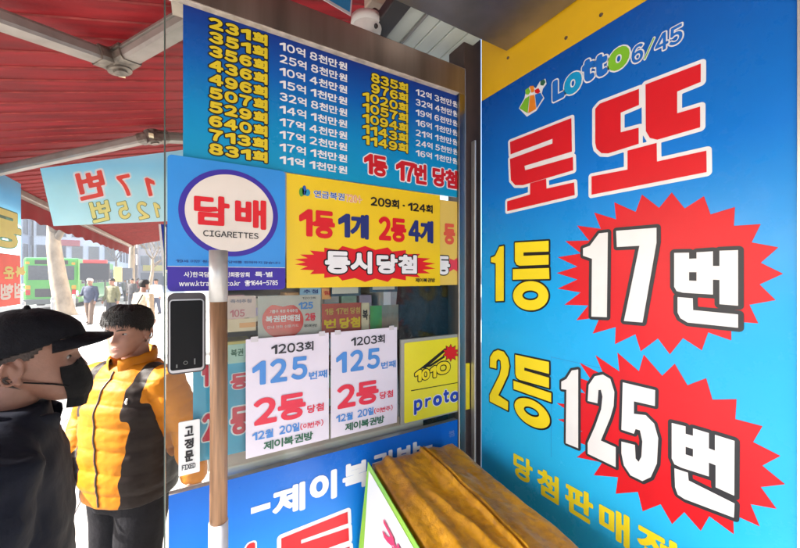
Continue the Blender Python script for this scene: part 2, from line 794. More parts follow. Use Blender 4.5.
# header beam over the glass (front face just behind the list sign plane)
bf = FY(.985)
ab0 = bf.px(185, 0)[0] - .03
a_, b_lo = bf.px(455, 91.5)
_, b_hi = bf.px(452, 63)
BM = bmesh.new()
add_box(BM, (ab0, .985, EYE + b_lo - .002), (bf.px(466, 90)[0], 1.06, EYE + b_hi), .004)
bm_obj('header_beam', BM, STEELB, shop)
# dirty sealant bead along the lower lip of the beam
BM = bmesh.new()
add_box(BM, (ab0, .978, EYE + b_lo - .006), (bf.px(458, 90)[0], .997, EYE + b_lo - .0025), .003)
bm_obj('sealant_bead', BM, mat('old sealant', (.42, .36, .30), .7, var=.3, scale=30, bump=.4, bscale=60), shop)
# glass pane and its thin edge
gx0 = fac.px(165.5, 277)[0]
gx1 = fac.px(458, 277)[0]
box('glass_pane', (gx0, 1.0, .25), (gx1, 1.008, EYE + b_lo), GLASS, shop)
box('glass_edge', (gx0 - .003, .999, .25), (gx0 - .0005, 1.009, EYE + 1.2), mat('dark glass edge', (.05, .08, .07), .3), shop)
box('glass_pane', (gx0, 1.0, EYE + b_hi + .001), (ab0, 1.008, EYE + 1.2), GLASS, shop)
gl2 = box('glass_pane', (gx0, 1.0, EYE + b_lo + .001), (ab0 - .001, 1.008, EYE + b_hi), GLASS, shop)
# end post, gap and edge strips by the big sign
pf = FY(.985)
p0, p1 = pf.px(459, 277)[0], pf.px(466, 277)[0]
box('steel_post', (p0, .985, 0), (p1, 1.05, EYE + b_lo + .002), STEEL, shop, .003)
box('corner_column', (p1 + .003, 1.0, 0), (SX + .055, 1.09, EYE + 1.3), MAROON, shop, .004)
box('edge_strip', (SX - .010, .965, 0), (SX - .004, .985, EYE + .5), ALU, shop, .001)
box('yellow_strip', (SX - .030, .992, EYE - .49), (SX - .0105, .9985, EYE - .32), YEL, shop)
# soffit: a folded metal sheet overhead in the corner
sz = EYE + .745
c = at_plane(508, 52, (0, 0, sz), (0, 0, 1))
SOFF = mat('dusty galvanised soffit', (.25, .225, .20), .36, .8, var=.3, scale=5, bump=.12, bscale=14)
BM = bmesh.new()
add_box(BM, (-.25, -1.2, sz), (SX - .004, c.y, sz + .012), .002)
add_box(BM, (-.25, c.y - .012, sz + .013), (SX - .004, c.y, sz + .10), .002)
bm_obj('soffit', BM, SOFF, shop)
# pale slatted ceiling behind the beam
CEIL = mat('pale ceiling panel', (.48, .52, .47), .5, var=.08)
BM = bmesh.new()
for k in range(5):
    add_box(BM, (.60 + k * .062, .88, EYE + .872), (.60 + k * .062 + .058, 2.4, EYE + .885), .003)
add_box(BM, (.60, .88, EYE + .887), (.91, 2.4, EYE + .9))
bm_obj('ceiling', BM, CEIL, shop)
box('ceiling_rail', (.525, .9, EYE + .845), (.585, 2.3, EYE + .885), DARKM, shop, .004)
box('ceiling_rail', (.655, .9, EYE + .860), (.663, 2.3, EYE + .871), mat('dull rail', (.2, .2, .19), .5), shop, .002)
# inside walls
INW = mat('cream inside wall', (.62, .58, .52), .7, var=.1)
box('back_wall', (.06, 1.72, 0), (SX + .055, 1.745, EYE + .9), INW, shop)
box('inner_floor', (.0, 1.05, .002), (SX, 1.71, .03), CONC, shop)

# ------------------------------------------------------------------ awning (front bar runs along the street)
BX, BH = -1.2, .70
SL = .28
AZ = lambda x, d=0.: EYE + BH + SL * (x - BX) - d
AY0, AY1 = -1.6, 9.6
awn = thing('retractable_awning', 'red fabric awning with folding metal arms over the shop front', 'awning', (.9, 4, EYE + 1.2))
m = mat('red awning fabric', (.115, .003, .0045), .75, var=.4, scale=3.5, stretch=(1, 7, 1), bump=.2, bscale=90, transl=.16)
V, F, mi = [], [], []
ys = [AY0]
rr = random.Random(3)
while ys[-1] < AY1:
    ys.append(ys[-1] + .112 + rr.uniform(-.006, .006))
for y in ys:
    for k in range(13):
        x = BX + (SX - BX) * k / 12
        s = .016 * math.sin(math.pi * k / 12) + .004 * noise.noise(Vector((x * 1.5, y * 1.1, 0)))
        V.append((x, y, AZ(x) - s))
for j in range(len(ys) - 1):
    for k in range(12):
        a = j * 13 + k
        F.append((a, a + 1, a + 14, a + 13))
mesh('fabric', V, F, m, awn, smooth=True)
# stitched seams and pressed pleats on the underside
V, F = [], []
for j, y in enumerate(ys):
    for k in range(13):
        x, yy, z = BX + (SX - BX) * k / 12, y, 0
        s = .016 * math.sin(math.pi * k / 12) + .004 * noise.noise(Vector((x * 1.5, y * 1.1, 0)))
        z = AZ(x) - s
        V += [(x, yy - .0035, z - .0015), (x, yy + .0035, z - .0015), (x, yy, z - .007)]
    for k in range(12):
        a = (j * 13 + k) * 3
        for p, q in ((0, 1), (1, 2), (2, 0)):
            F.append((a + p, a + q, a + q + 3, a + p + 3))
mesh('seams', V, F, mat('lighter seam thread', (.24, .035, .03), .8, var=.3, scale=20), awn)
mv = mat('red valance fabric', (.10, .006, .008), .8, var=.15, transl=.16)
V, F = [], []
n = 160
for j in range(n + 1):
    y = AY0 + (AY1 - AY0) * j / n
    w = .006 * math.sin(j * .9)
    lo = .155 + .012 * math.sin(j * 1.1)
    for q, (dx, z) in enumerate(((0, -.05), (w, -.11), (w * 1.5, -.05 - lo))):
        V.append((BX - .045 + dx, y, EYE + BH + z))
for j in range(n):
    for q in range(2):
        a = j * 3 + q
        F.append((a, a + 1, a + 4, a + 3))
mesh('valance', V, F, mv, awn, smooth=True)
box('front_bar', (BX - .05, AY0, EYE + BH - .055), (BX + .012, AY1, EYE + BH + .0), ARMM, awn, .008)
box('side_bar', (BX + .02, AY1 - .03, AZ(BX) - .035), (BX + .05, AY1, AZ(BX) - .003), ARMM, awn)
PLN = Vector((-SL, 0, 1)).normalized()


def on_awn(x, y, drop=.085):
    return at_plane(x, y, (BX, 0, EYE + BH - drop), PLN)


def bar_between(bm, p, q, w, h):
    d = (q - p)
    L = d.length
    d.normalize()
    s = d.cross(PLN).normalized()
    u = s.cross(d)
    prof = [(-.5, -.28), (-.42, -.5), (.42, -.5), (.5, -.28), (.5, .1), (.38, .14), (.38, .22), (.5, .28), (.42, .5), (-.42, .5), (-.5, .28), (-.5, .12)]
    vs = []
    for e in (p, q):
        vs.append([bm.verts.new(e + s * a * w + u * b * h) for a, b in prof])
    k = len(prof)
    for i in range(k):
        bm.faces.new((vs[0][i], vs[0][(i + 1) % k], vs[1][(i + 1) % k], vs[1][i]))
    bm.faces.new(vs[0][::-1])
    bm.faces.new(vs[1])


def folding_arm(shoulder, elbow, hand):
    d1, d2 = (shoulder - elbow).normalized(), (hand - elbow).normalized()
    bm = bmesh.new()
    bar_between(bm, elbow + d1 * .05, shoulder, .070, .055)
    rear = bm_obj('rear_arm', bm, ARMM, awn)
    bm = bmesh.new()
    bar_between(bm, elbow + d2 * .05, hand, .056, .05)
    bm_obj('fore_arm', bm, ARMM, awn)
    v, f = cyl_geo(elbow - PLN * .038, elbow + PLN * .038, .042, n=24)
    v2, f2 = cyl_geo(elbow - PLN * .046, elbow - PLN * .036, .024, n=16)
    bm2 = bmesh.new()
    bar_between(bm2, elbow - d1 * .03, elbow + d1 * .08, .085, .064)
    bar_between(bm2, elbow - d2 * .03, elbow + d2 * .08, .072, .058)
    bm2.verts.index_update()
    g3 = ([tuple(x.co) for x in bm2.verts], [tuple(x.index for x in fc.verts) for fc in bm2.faces])
    bm2.free()
    e = mesh('elbow_joint', *join_geo((v, f), (v2, f2), g3), mat('worn cast elbow', (.17, .145, .12), .5, .5, var=.5, scale=35), awn)
    tip = elbow + (d1 + d2).normalized() * -.065
    box('tip_tag', tuple(tip - Vector((.012, .02, .022))), tuple(tip + Vector((.012, .02, -.006))), mat('cream tag', (.72, .62, .40), .6), e)


e1 = on_awn(117, 62)
folding_arm(on_awn(182, 24) + (on_awn(182, 24) - e1) * 1.3, e1, e1 + (on_awn(0, 20) - e1) * 2.35)
e2 = on_awn(153, 137)
h2 = on_awn(20, 166)
folding_arm(e2 + Vector((.9, .35, .25)), e2, e2 + (h2 - e2) * 1.3)

# ------------------------------------------------------------------ signs
def sign(name, label, cat, fr, loop, thick, m, edge=None, group=None, part='panel'):
    pts = [fr.w(a, b) for a, b in loop]
    c = [sum(p[i] for p in pts) / len(pts) for i in range(3)]
    t = thing(name, label, cat, (c[0], c[1], min(p[2] for p in pts)), group=group)
    slab(part, t, fr, loop, 0, -thick, m, edge)
    return t


# --- the big sign
a1 = sgn.px(797, 277)[0]
a0 = sgn.px(481.5, 277)[0]
bt = sgn.px(565, 51)[1]
bt = (sgn.px(481.5, 101)[1] + sgn.px(649, 0)[1]) / 2
bb = -1.15
zt = .985 + .25
top, bot = bt - bb, 0.
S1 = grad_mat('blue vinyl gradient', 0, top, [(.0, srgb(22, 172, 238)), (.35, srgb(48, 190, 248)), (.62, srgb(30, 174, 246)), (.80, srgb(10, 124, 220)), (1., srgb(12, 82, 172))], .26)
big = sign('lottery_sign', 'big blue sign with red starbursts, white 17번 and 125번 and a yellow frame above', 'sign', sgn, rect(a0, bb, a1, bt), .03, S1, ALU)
fy_ = mat('yellow painted frame', srgb(238, 186, 22), .45, var=.1, scale=4, bump=.06)
box('frame', (SX + .001, -a1, EYE + bt + .001), (SX + .05, -a0 + .001, EYE + 1.05), fy_, big)
box('edge_trim', (SX - .004, -a1 - .012, EYE + bb), (SX + .03, -a1 - .001, EYE + bt + .1), ALU, big)
# rivets in the yellow frame
for (x, y) in ((566, 38), (601, 15), (508, 58)):
    p = Vector(sgn.w(*sgn.px(x, y)))
    g = tube_geo([p + Vector((.003, 0, 0)), p + Vector((-.002, 0, 0))], [.0055, .004], 12, caps=False)
    mesh('rivet', *g, mat('rusty screw', (.12, .08, .05), .6, .5), big)
z1 = zc(500, 50, 3.2227)
# 로
traced(big, sgn, [[z1((33, 297), (231, 220), (233, 328), (80, 374), (82, 388), (236, 345), (237, 388), (75, 436), (50, 436), (36, 420), (33, 352), (170, 302), (170, 287), (35, 337))],
                  [z1((98, 430), (150, 415), (151, 447), (240, 427), (242, 468), (24, 520), (24, 488), (98, 466))]], RED, WHITE, .0085)
# 또
traced(big, sgn, [[z1((308, 190), (322, 174), (449, 126), (449, 178), (390, 203), (390, 266), (448, 251), (448, 303), (350, 334), (328, 333), (312, 318), (308, 300))],
                  [z1((470, 112), (648, 45), (648, 104), (572, 135), (572, 205), (646, 183), (646, 250), (508, 290), (484, 284), (471, 262))],
                  [z1((412, 325), (506, 300), (507, 360), (666, 325), (667, 394), (296, 467), (296, 408), (412, 386))]], RED, WHITE, .0085)
# small logo row
z2 = zc(510, 10, 4.2105)
LB, LC, LG = ink('logo blue', 30, 110, 200), ink('logo cyan', 20, 160, 215), ink('logo green', 130, 195, 50)
for s, tl, br, mm in (('L', (180, 303), (232, 366), LB), ('o', (229, 285), (304, 335), LC), ('t', (304, 222), (357, 290), LB), ('t', (353, 203), (413, 268), LB), ('o', (414, 183), (505, 230), LG)):
    text(big, sgn, s, z2(tl)[0], z2(br)[0], mm, .10, WHITE, .06, res=44)
text(big, sgn, '6', z2((513, 160))[0], z2((562, 210))[0], LB, .03, WHITE, .07, res=40)
text(big, sgn, '/', z2((566, 138))[0], z2((610, 190))[0], LG, .02, WHITE, .05, res=40)
text(big, sgn, '45', z2((612, 115))[0], z2((728, 132))[0], LB, .03, WHITE, .07, res=40)
LO = ink('logo orange', 242, 140, 40)
traced(big, sgn, [[z2((38, 415), (62, 372), (70, 335), (92, 320), (110, 330), (128, 300), (150, 290), (155, 312), (140, 332), (135, 352), (146, 372), (112, 425), (72, 450))]], WHITE, cell=.001, n0=.0004, name='emblem')
for lp, mm in ((z2((42, 415), (65, 375), (84, 362), (76, 436)), LG), (z2((86, 362), (104, 358), (112, 418), (79, 436)), LO), (z2((107, 357), (130, 350), (142, 370), (114, 415)), LB),
               (z2((66, 338), (80, 328), (88, 345), (80, 358), (68, 356)), LG), (z2((84, 322), (102, 320), (104, 345), (92, 350)), LO), (z2((106, 338), (122, 330), (130, 345), (120, 354), (108, 350)), RED), (z2((130, 300), (146, 293), (152, 305), (142, 320), (130, 318)), DGREEN)):
    printed('emblem', big, sgn, [[sgn.px(*p) for p in lp]], .0022, mm)
# starbursts
z4 = zc(550, 190, 3.225)
tips = [(22, 268), (25, 217), (50, 165), (88, 115), (143, 73), (208, 40), (297, 15), (393, 8), (497, 20), (597, 55), (680, 110), (737, 185), (752, 270), (728, 355), (672, 430), (585, 485), (490, 517), (387, 530), (293, 520), (210, 497), (138, 463), (85, 420), (47, 370), (25, 318)]
printed('starburst', big, sgn, [[sgn.px(*p) for p in z4(*burst(tips, (387, 268), .82))]], .0006, RED)
z6 = zc(550, 345, 2.9625)
tips = [(88, 52), (135, 30), (200, 22), (278, 28), (370, 55), (463, 98), (553, 160), (630, 240), (683, 328), (697, 412), (672, 485), (622, 537), (545, 560), (447, 550), (362, 530), (275, 492), (195, 440), (130, 385), (80, 332), (40, 270), (24, 220), (20, 172), (30, 128), (55, 85)]
printed('starburst', big, sgn, [[sgn.px(*p) for p in z6(*burst(tips, (370, 300), .81))]], .0006, RED)
# 17번
traced(big, sgn, [[z4((108, 188), (130, 180), (160, 140), (188, 137), (185, 410), (135, 408), (137, 222), (108, 212))],
                  [z4((215, 132), (345, 122), (345, 170), (300, 427), (240, 422), (290, 180), (217, 184))]], WHITE, CHAR, .0082, n0=.0014)
traced(big, sgn, [[z4((402, 203), (450, 202), (450, 222), (474, 221), (474, 201), (527, 198), (527, 245), (548, 245), (548, 196), (608, 194), (608, 373), (548, 368), (548, 290), (527, 289), (527, 337), (430, 331), (410, 326), (402, 312)), z4((450, 265), (474, 265), (474, 293), (450, 292))],
                  [z4((413, 345), (462, 349), (463, 387), (608, 401), (608, 444), (445, 427), (422, 413), (413, 395))]], WHITE, CHAR, .0080, n0=.0014)
# 125번
traced(big, sgn, [[z6((35, 108), (50, 100), (66, 75), (85, 72), (85, 305), (48, 290), (50, 132), (35, 130))]], WHITE, CHAR, .0068, n0=.0014)
traced(big, sgn, [[z6((113, 165), (116, 118), (134, 92), (158, 87), (180, 100), (192, 138), (190, 180), (180, 215), (152, 282), (196, 302), (196, 361), (113, 321), (113, 290), (135, 240), (153, 190), (157, 152), (152, 132), (145, 133), (142, 172))],
                  [z6((217, 110), (313, 133), (312, 180), (250, 166), (250, 203), (285, 207), (310, 232), (322, 275), (318, 350), (300, 390), (275, 402), (240, 385), (220, 355), (213, 320), (213, 285), (253, 295), (255, 335), (264, 345), (272, 330), (275, 285), (268, 252), (255, 248), (250, 262), (213, 250))]], WHITE, CHAR, .0068, n0=.0014)
traced(big, sgn, [[z6((362, 230), (403, 240), (403, 262), (425, 268), (425, 246), (472, 260), (472, 305), (490, 312), (490, 265), (548, 283), (547, 445), (492, 420), (492, 355), (472, 347), (472, 388), (390, 362), (370, 352), (362, 335)), z6((403, 300), (425, 307), (425, 330), (403, 323))],
                  [z6((370, 364), (410, 377), (412, 400), (548, 468), (546, 510), (400, 455), (380, 442), (372, 420))]], WHITE, CHAR, .0075, n0=.0014)
# 1등, 2등
z3 = zc(480, 230, 5.48)
traced(big, sgn, [[z3((62, 152), (85, 142), (108, 92), (132, 87), (132, 388), (88, 390), (88, 182), (62, 176))],
                  [z3((193, 70), (378, 59), (378, 118), (240, 123), (240, 142), (378, 136), (378, 190), (220, 196), (203, 190), (193, 170))],
                  [z3((182, 215), (380, 208), (382, 268), (182, 272))],
                  [z3(*ell(280, 360, 97, 80)), z3(*ell(278, 358, 44, 27))]], YEL, BLACK, .0052, cell=.0014)
z5 = zc(480, 340, 5.48)
traced(big, sgn, [[z5((56, 148), (58, 92), (76, 64), (100, 54), (132, 64), (155, 98), (163, 142), (155, 190), (122, 262), (102, 302), (156, 338), (155, 386), (55, 335), (55, 300), (80, 250), (110, 190), (118, 150), (114, 112), (102, 103), (92, 115), (91, 156))],
                  [z5((195, 80), (380, 120), (380, 185), (245, 150), (244, 166), (380, 206), (380, 262), (218, 217), (203, 206), (196, 186))],
                  [z5((185, 222), (392, 290), (392, 340), (186, 268))],
                  [z5(*[(288 + 97 * math.cos(t), 400 + 42 * math.cos(t) + 72 * math.sin(t)) for t in [2 * math.pi * k / 44 for k in range(44)]]),
                   z5(*[(284 + 42 * math.cos(t), 392 + 17 * math.cos(t) + 24 * math.sin(t)) for t in [2 * math.pi * k / 30 for k in range(30)]])]], YEL, BLACK, .0052, cell=.0014)
z7 = zc(505, 440, 4.)
for s, tl, br in (('당', (35, 44), (112, 187)), ('첨', (130, 103), (217, 262)), ('판', (242, 160), (354, 345)), ('매', (378, 240), (500, 440)), ('점', (530, 325), (690, 560))):
    text(big, sgn, s, z7(tl)[0], z7(br)[0], YEL, .042, res=40)
# clear film seams stuck over the number
FILM = mat('film seam', srgb(60, 150, 215), .2)
a_, b_ = sgn.px(551, 357)
a2, b2 = sgn.px(676, 520)
for lp in (rect(a_, b2, a_ + .0012, b_), rect(a_, b_, a2, b_ + .0012)):
    printed('film_edge', big, sgn, [lp], .0005, FILM)

# --- winning list sign over the glass
lf = FY(.998)
la0, lb1 = lf.px(183, 277)[0], b_lo - .004
la1 = lf.px(458.5, 277)[0]
lb0 = (lf.px(182.5, 155)[1] + lf.px(457.5, 198.7)[1]) / 2
lb1 = (lf.px(187, 1)[1] + lf.px(459, 97)[1]) / 2
LGm = grad_mat('list sign gradient', 0, lb1 - lb0, [(0, srgb(18, 158, 205)), (.35, srgb(10, 142, 206)), (.7, srgb(12, 96, 184)), (1., srgb(24, 52, 138))], .3)
lst = sign('winnings_board', 'blue board listing winning rounds in yellow and prize sums in white above the glass', 'sign', lf, rect(la0, lb0, la1, lb1), .006, LGm, WHITE)


def rows(words, x0, x1, y0, ylast, hpx, m, w, om, ow, res):
    a0_, b0_ = lf.px(x0, y0)
    a1_ = lf.px(x1, y0)[0]
    bl = lf.px(x0, ylast)[1]
    h = b0_ - lf.px(x0, y0 + hpx)[1]
    for i, s in enumerate(words):
        b = b0_ + (bl - b0_) * i / (len(words) - 1)
        sh = 0
        if len(s) == 4 and om:
            sh = 0
        yield s, (a0_, b), (a1_, b - h)


R1 = ['231회', '351회', '356회', '436회', '496회', '507회', '529회', '640회', '713회', '831회']
for s, tl, br in rows(R1, 209, 267.5, 16.5, 142.5, 12.0, GOLD, 0, 1, 0, 30):
    text(lst, lf, s, tl, br, GOLD, .075, BLACK, .10, res=30, plane=True, gap=.20)
R2 = ['10억 8천만원', '25억 8천만원', '10억 4천만원', '15억 1천만원', '32억 8천만원', '14억 1천만원', '17억 4천만원', '17억 2천만원', '17억 1천만원', '11억 1천만원']
for s, tl, br in rows(R2, 279.5, 347, 41.5, 155.3, 8.6, WHITE, 0, None, 0, 26):
    text(lst, lf, s, tl, br, WHITE, .035, res=26, plane=True, gap=.14)
R3 = ['835회', '976회', '1020회', '1057회', '1094회', '1143회', '1149회']
a3 = lf.px(371, 72)[0]
for s, tl, br in rows(R3, 362.3, 407.8, 69.5, 134.3, 10.0, GOLD, 0, 1, 0, 28):
    text(lst, lf, s, (a3 if len(s) == 4 else tl[0], tl[1]), br, GOLD, .06, BLACK, .09, res=28, plane=True, gap=.15)
R4 = ['12억 3천만원', '32억 4천만원', '19억 6천만원', '16억 1천만원', '21억 1천만원', '24억 5천만원', '16억 1천만원']
for s, tl, br in rows(R4, 415.5, 457.8, 88.6, 149.6, 6.6, WHITE, 0, None, 0, 24):
    text(lst, lf, s, tl, br, WHITE, .03, res=24, plane=True, gap=.14)
z = zc(330, 110, 5.333)
for s, tl, br in (('1등', (180, 228), (305, 362)), ('17번', (350, 262), (515, 402)), ('당첨', (545, 300), (678, 425))):
    text(lst, lf, s, z(tl)[0], z(br)[0], DRED, .05, WHITE, .055, res=34, gap=.06)

# --- cigarette sign
cf = FY(.984)
z = zc(160, 150, 3.78)
ca0, cb1 = cf.px(167.4, 154)
ca1, cb0 = cf.px(285.2, 289.4)
cig = sign('cigarette_sign', 'square blue cigarette sign with a round cream 담배 disc in a navy ring', 'sign', cf, rect(ca0, cb0, ca1, cb1, .010), .012,
           mat('light blue print', srgb(32, 142, 226), .35, var=.08, scale=5, bump=.05), WHITE)
INDIGO = ink('indigo print', 62, 44, 160)
bb0 = cf.px(167.4, 266.5)[1]
q = rect(ca0, cb0, ca1, bb0)
cor = .010
printed('footer_band', cig, cf, [[(ca0, bb0), (ca0, cb0 + cor)] + [(ca0 + cor - cor * math.cos(R(t)), cb0 + cor - cor * math.sin(R(t))) for t in (30, 60, 90)] + [(ca1 - cor + cor * math.sin(R(t)), cb0 + cor - cor * math.cos(R(t))) for t in (0, 30, 60, 90)] + [(ca1, bb0)]], .0005, INDIGO)
printed('footer_line', cig, cf, [rect(ca0, bb0, ca1, bb0 + .0012)], .0007, WHITE)
l_, t_ = cf.px(*z((69, 237))[0])
r_, _ = cf.px(*z((446, 237))[0])
cx = (l_ + r_) / 2
_, tt = cf.px(*z((250, 73))[0])
_, bo = cf.px(*z((250, 402))[0])
cyy = (tt + bo) / 2
rx, ry = (r_ - l_) / 2, (tt - bo) / 2
printed('ring', cig, cf, [ell(cx, cyy, rx, ry, 72)], .0006, INDIGO)
printed('disc', cig, cf, [ell(cx, cyy, rx * .885, ry * .885, 72)], .0013, ink('cream disc print', 232, 222, 212))
text(cig, cf, '담', z((128, 166))[0], z((263, 290))[0], RED, .045, n0=.0016, res=44)
text(cig, cf, '배', z((283, 181))[0], z((401, 303))[0], RED, .045, n0=.0016, res=44)
text(cig, cf, 'CIGARETTES', z((163, 303))[0], z((372, 337))[0], BLACK, .02, n0=.0016, res=26)
text(cig, cf, '19세 미만 청소년에게 담배를 판매하지 않습니다', z((60, 414))[0], z((455, 432))[0], NAVY, .01, n0=.0010, res=20)
text(cig, cf, '사)한국담배판매인회중앙회', z((90, 458))[0], z((338, 482))[0], WHITE, .02, n0=.0010, res=22)
text(cig, cf, '특·별', z((358, 460))[0], z((425, 480))[0], WHITE, .02, n0=.0010, res=22)
text(cig, cf, 'www.ktra', z((72, 494))[0], z((185, 514))[0], WHITE, .02, n0=.0010, res=22)
text(cig, cf, 'zco.kr', z((240, 494))[0], z((303, 513))[0], WHITE, .02, n0=.0010, res=22)
text(cig, cf, '☎1644-5785', z((320, 492))[0], z((445, 513))[0], WHITE, .02, n0=.0010, res=22)

# --- yellow pension lottery banner and the paler one behind it
yf = FY(.992)
pf2 = FY(.9965)
zA, zB = zc(280, 170, 4.38), zc(370, 185, 4.77)
YB = mat('yellow banner print', srgb(244, 206, 18), .35, var=.08, scale=4, bump=.08, bscale=10)
YB2 = mat('faded yellow print', srgb(236, 200, 92), .4, var=.08, scale=4, bump=.08, bscale=10)
ya0, yb1 = yf.px(286.6, 173)
ya1, yb0 = yf.px(440, 285.7)
yel = sign('pension_lottery_sign', 'bright yellow banner with a long red burst and white 동시당첨 beside the cigarette sign', 'sign', yf, rect(ya0, yb0, ya1, yb1), .002, YB)
p_a1, p_b0 = pf2.px(457.6, 284.8)
pb1 = pf2.px(450, 201)[1]
pal = sign('faded_sign', 'faded yellow banner mostly hidden behind the brighter yellow one, by the steel post', 'sign', pf2, rect(pf2.px(330, 250)[0], p_b0, p_a1, pb1), .001, YB2)
E1, E2, E3 = ink('emblem blue', 40, 90, 180), ink('emblem green', 90, 160, 60), ink('emblem teal', 40, 150, 190)
for lp, mm in ((ell(94, 97, 11, 20, 20), E2), (ell(106, 90, 9, 22, 20), E1), (ell(120, 100, 12, 15, 20), E3)):
    printed('emblem', yel, yf, [[yf.px(*p) for p in zA(*lp)]], .001, mm)
text(yel, yf, '연금복권', zA((148, 88))[0], zA((282, 135))[0], E1, .02, WHITE, .05, res=30)
text(yel, yf, '720+', zA((288, 106))[0], zA((358, 147))[0], ink('pale coral print', 240, 150, 90), .02, WHITE, .04, res=28)
text(yel, yf, '209회', zB((2, 55))[0], zB((138, 115))[0], BLACK, .045, res=28)
text(yel, yf, '·', zB((154, 94))[0], zB((166, 104))[0], BLACK, .1, res=14)
text(yel, yf, '124회', zB((180, 82))[0], zB((298, 137))[0], BLACK, .045, res=28)
text(yel, yf, '1등', zA((83, 168))[0], zA((240, 303))[0], RED, .05, res=34, gap=.14)
text(yel, yf, '1개', zA((254, 185))[0], zA((388, 306))[0], NAVY, .05, res=34, gap=.12)
text(yel, yf, '2등', zB((40, 148))[0], zB((172, 275))[0], RED, .05, res=34)
text(yel, yf, '4개', zB((182, 162))[0], zB((301, 280))[0], NAVY, .05, res=34)
rb = random.Random(2)
tips2 = []
for k in range(44):
    t = 2 * math.pi * k / 44
    cxp, cyp = 365, 264
    e = 1 if k % 2 else .84
    xx = cxp + 71 * e * abs(math.cos(t)) ** .9 * (1 if math.cos(t) > 0 else -1)
    yy = cyp + (18 if k % 2 else 14.5) * math.sin(t) + .03 * (xx - cxp)
    tips2.append((xx, yy))
printed('starburst', yel, yf, [[yf.px(*p) for p in tips2]], .0006, RED)
text(yel, yf, '동시', zA((196, 350))[0], zA((402, 455))[0], WHITE, .06, BLACK, .06, n0=.0014, res=34)
text(yel, yf, '당첨', zB((30, 328))[0], zB((222, 424))[0], WHITE, .06, BLACK, .06, n0=.0014, res=34)
text(yel, yf, '제이복권방', zB((215, 444))[0], zB((310, 464))[0], BLACK, .03, res=20)
text(pal, pf2, '등', zB((350, 182))[0], zB((405, 286))[0], ink('faded red print', 228, 96, 70), .05, res=30)
printed('starburst', pal, pf2, [[pf2.px(*p) for p in zB((378, 350), (400, 358), (418, 346), (418, 414), (398, 402), (378, 414))]], .0006, ink('pinkish red print', 226, 70, 90))
text(pal, pf2, '동', zB((318, 338))[0], zB((380, 428))[0], WHITE, .05, BLACK, .06, n0=.0012, res=30)

# --- two A4 notices taped to the glass
nf = FY(.9975)
zN = zc(240, 325, 3.91)


def notice(label):
    a0_, b1_ = nf.px(245.8, 339.5)
    a1_, b0_ = nf.px(328.8, 438.8)
    t = sign('prize_notice', label, 'notice', nf, rect(a0_, b0_, a1_, b1_), .0012, mat('notice paper', srgb(226, 218, 232), .55, var=.05, scale=6, bump=.12, bscale=7), group='prize notices on the glass', part='paper')
    T = lambda s, tl, br, m, w: text(t, nf, s, zN(tl)[0], zN(br)[0], m, w, res=32)
    T('1203회', (122, 77), (287, 99), CHAR, .03)
    text(t, nf, '125', zN((48, 143))[0], zN((263, 208))[0], CORNF, .045, res=36, gap=.26)
    T('번째', (269, 183), (340, 204), CORNF, .03)
    T('2등', (53, 290), (257, 358), CORAL, .05)
    T('당첨', (262, 314), (327, 333), CORAL, .03)
    T('12월', (48, 420), (130, 436), CORNF, .035)
    T('20일', (153, 395), (232, 412), CORNF, .035)
    T('(이번주)', (235, 385), (325, 392), CORAL, .02)
    T('제이복권방', (92, 456), (285, 446), DGREEN, .035)
    # strips of clear tape at the corners
    for (u, v) in ((a0_ + .012, b1_), (a1_ - .03, b1_)):
        printed('tape', t, nf, [rect(u, v - .008, u + .018, v + .006)], .0014, mat('clear tape', srgb(205, 200, 205), .25))
    return t


n1 = notice('white 1203회 notice with 125번째 and 2등, left of the pair and nearer the wooden pole')
n2 = n1.copy()
COL.objects.link(n2)
n2['label'] = 'white 1203회 notice with 125번째 and 2등, right of the pair beside the yellow proto sign'
for ch in n1.children:
    cc = ch.copy()
    COL.objects.link(cc)
    cc.parent = n2
dx, dz = nf.px(330.9, 332.5), nf.px(245.8, 339.5)
n2.location = n1.location + Vector((dx[0] - dz[0], 0, dx[1] - dz[1]))
n2.rotation_euler = (0, 0, 0)

# --- yellow proto sign
qf = FY(.994)
zP = zc(390, 320, 4.22)
pa0, pb1_ = qf.px(401.2, 340)
pa1 = qf.px(458, 340)[0]
pb0_ = qf.px(401.2, 425.6)[1]
pro = sign('betting_sign', 'yellow framed sign with 1010 trailing a red burst over blue proto lettering', 'sign', qf, rect(pa0, pb0_, pa1, pb1_), .012, mat('sign frame grey', (.33, .32, .28), .45, .3), None, part='frame')
PY = mat('lemon yellow print', srgb(240, 226, 40), .3, var=.06)
qa0, qb1 = qf.px(*zP((60, 97))[0])
qb0 = qf.px(*zP((60, 436))[0])[1]
printed('panel', pro, qf, [rect(qa0, qb0, pa1 - .001, qb1, .006)], .0006, PY)
PBL = ink('royal blue print', 40, 70, 175)
text(pro, qf, '1', zP((104, 213))[0], zP((132, 256))[0], YEL, .08, BLACK, .09, n0=.0014)
text(pro, qf, '0', zP((132, 209))[0], zP((166, 248))[0], YEL, .07, BLACK, .09, n0=.0014)
text(pro, qf, '1', zP((168, 196))[0], zP((194, 240))[0], YEL, .08, BLACK, .09, n0=.0014)
text(pro, qf, '0', zP((194, 180))[0], zP((252, 222))[0], YEL, .07, BLACK, .09, n0=.0014)
printed('streak', pro, qf, [[qf.px(*p) for p in zP((124, 206), (232, 118), (240, 126), (150, 203))]], .001, BLACK)
printed('streak', pro, qf, [[qf.px(*p) for p in zP((150, 200), (225, 150), (232, 156), (172, 196))]], .0012, BLACK)
bt_ = [(255 + (34 if k % 2 else 21) * math.cos(2 * math.pi * k / 20), 138 + (36 if k % 2 else 22) * math.sin(2 * math.pi * k / 20)) for k in range(20)]
traced(pro, qf, [[zP(*bt_)]], RED, BLACK, .0014, n0=.0018, cell=.0008, name='burst')
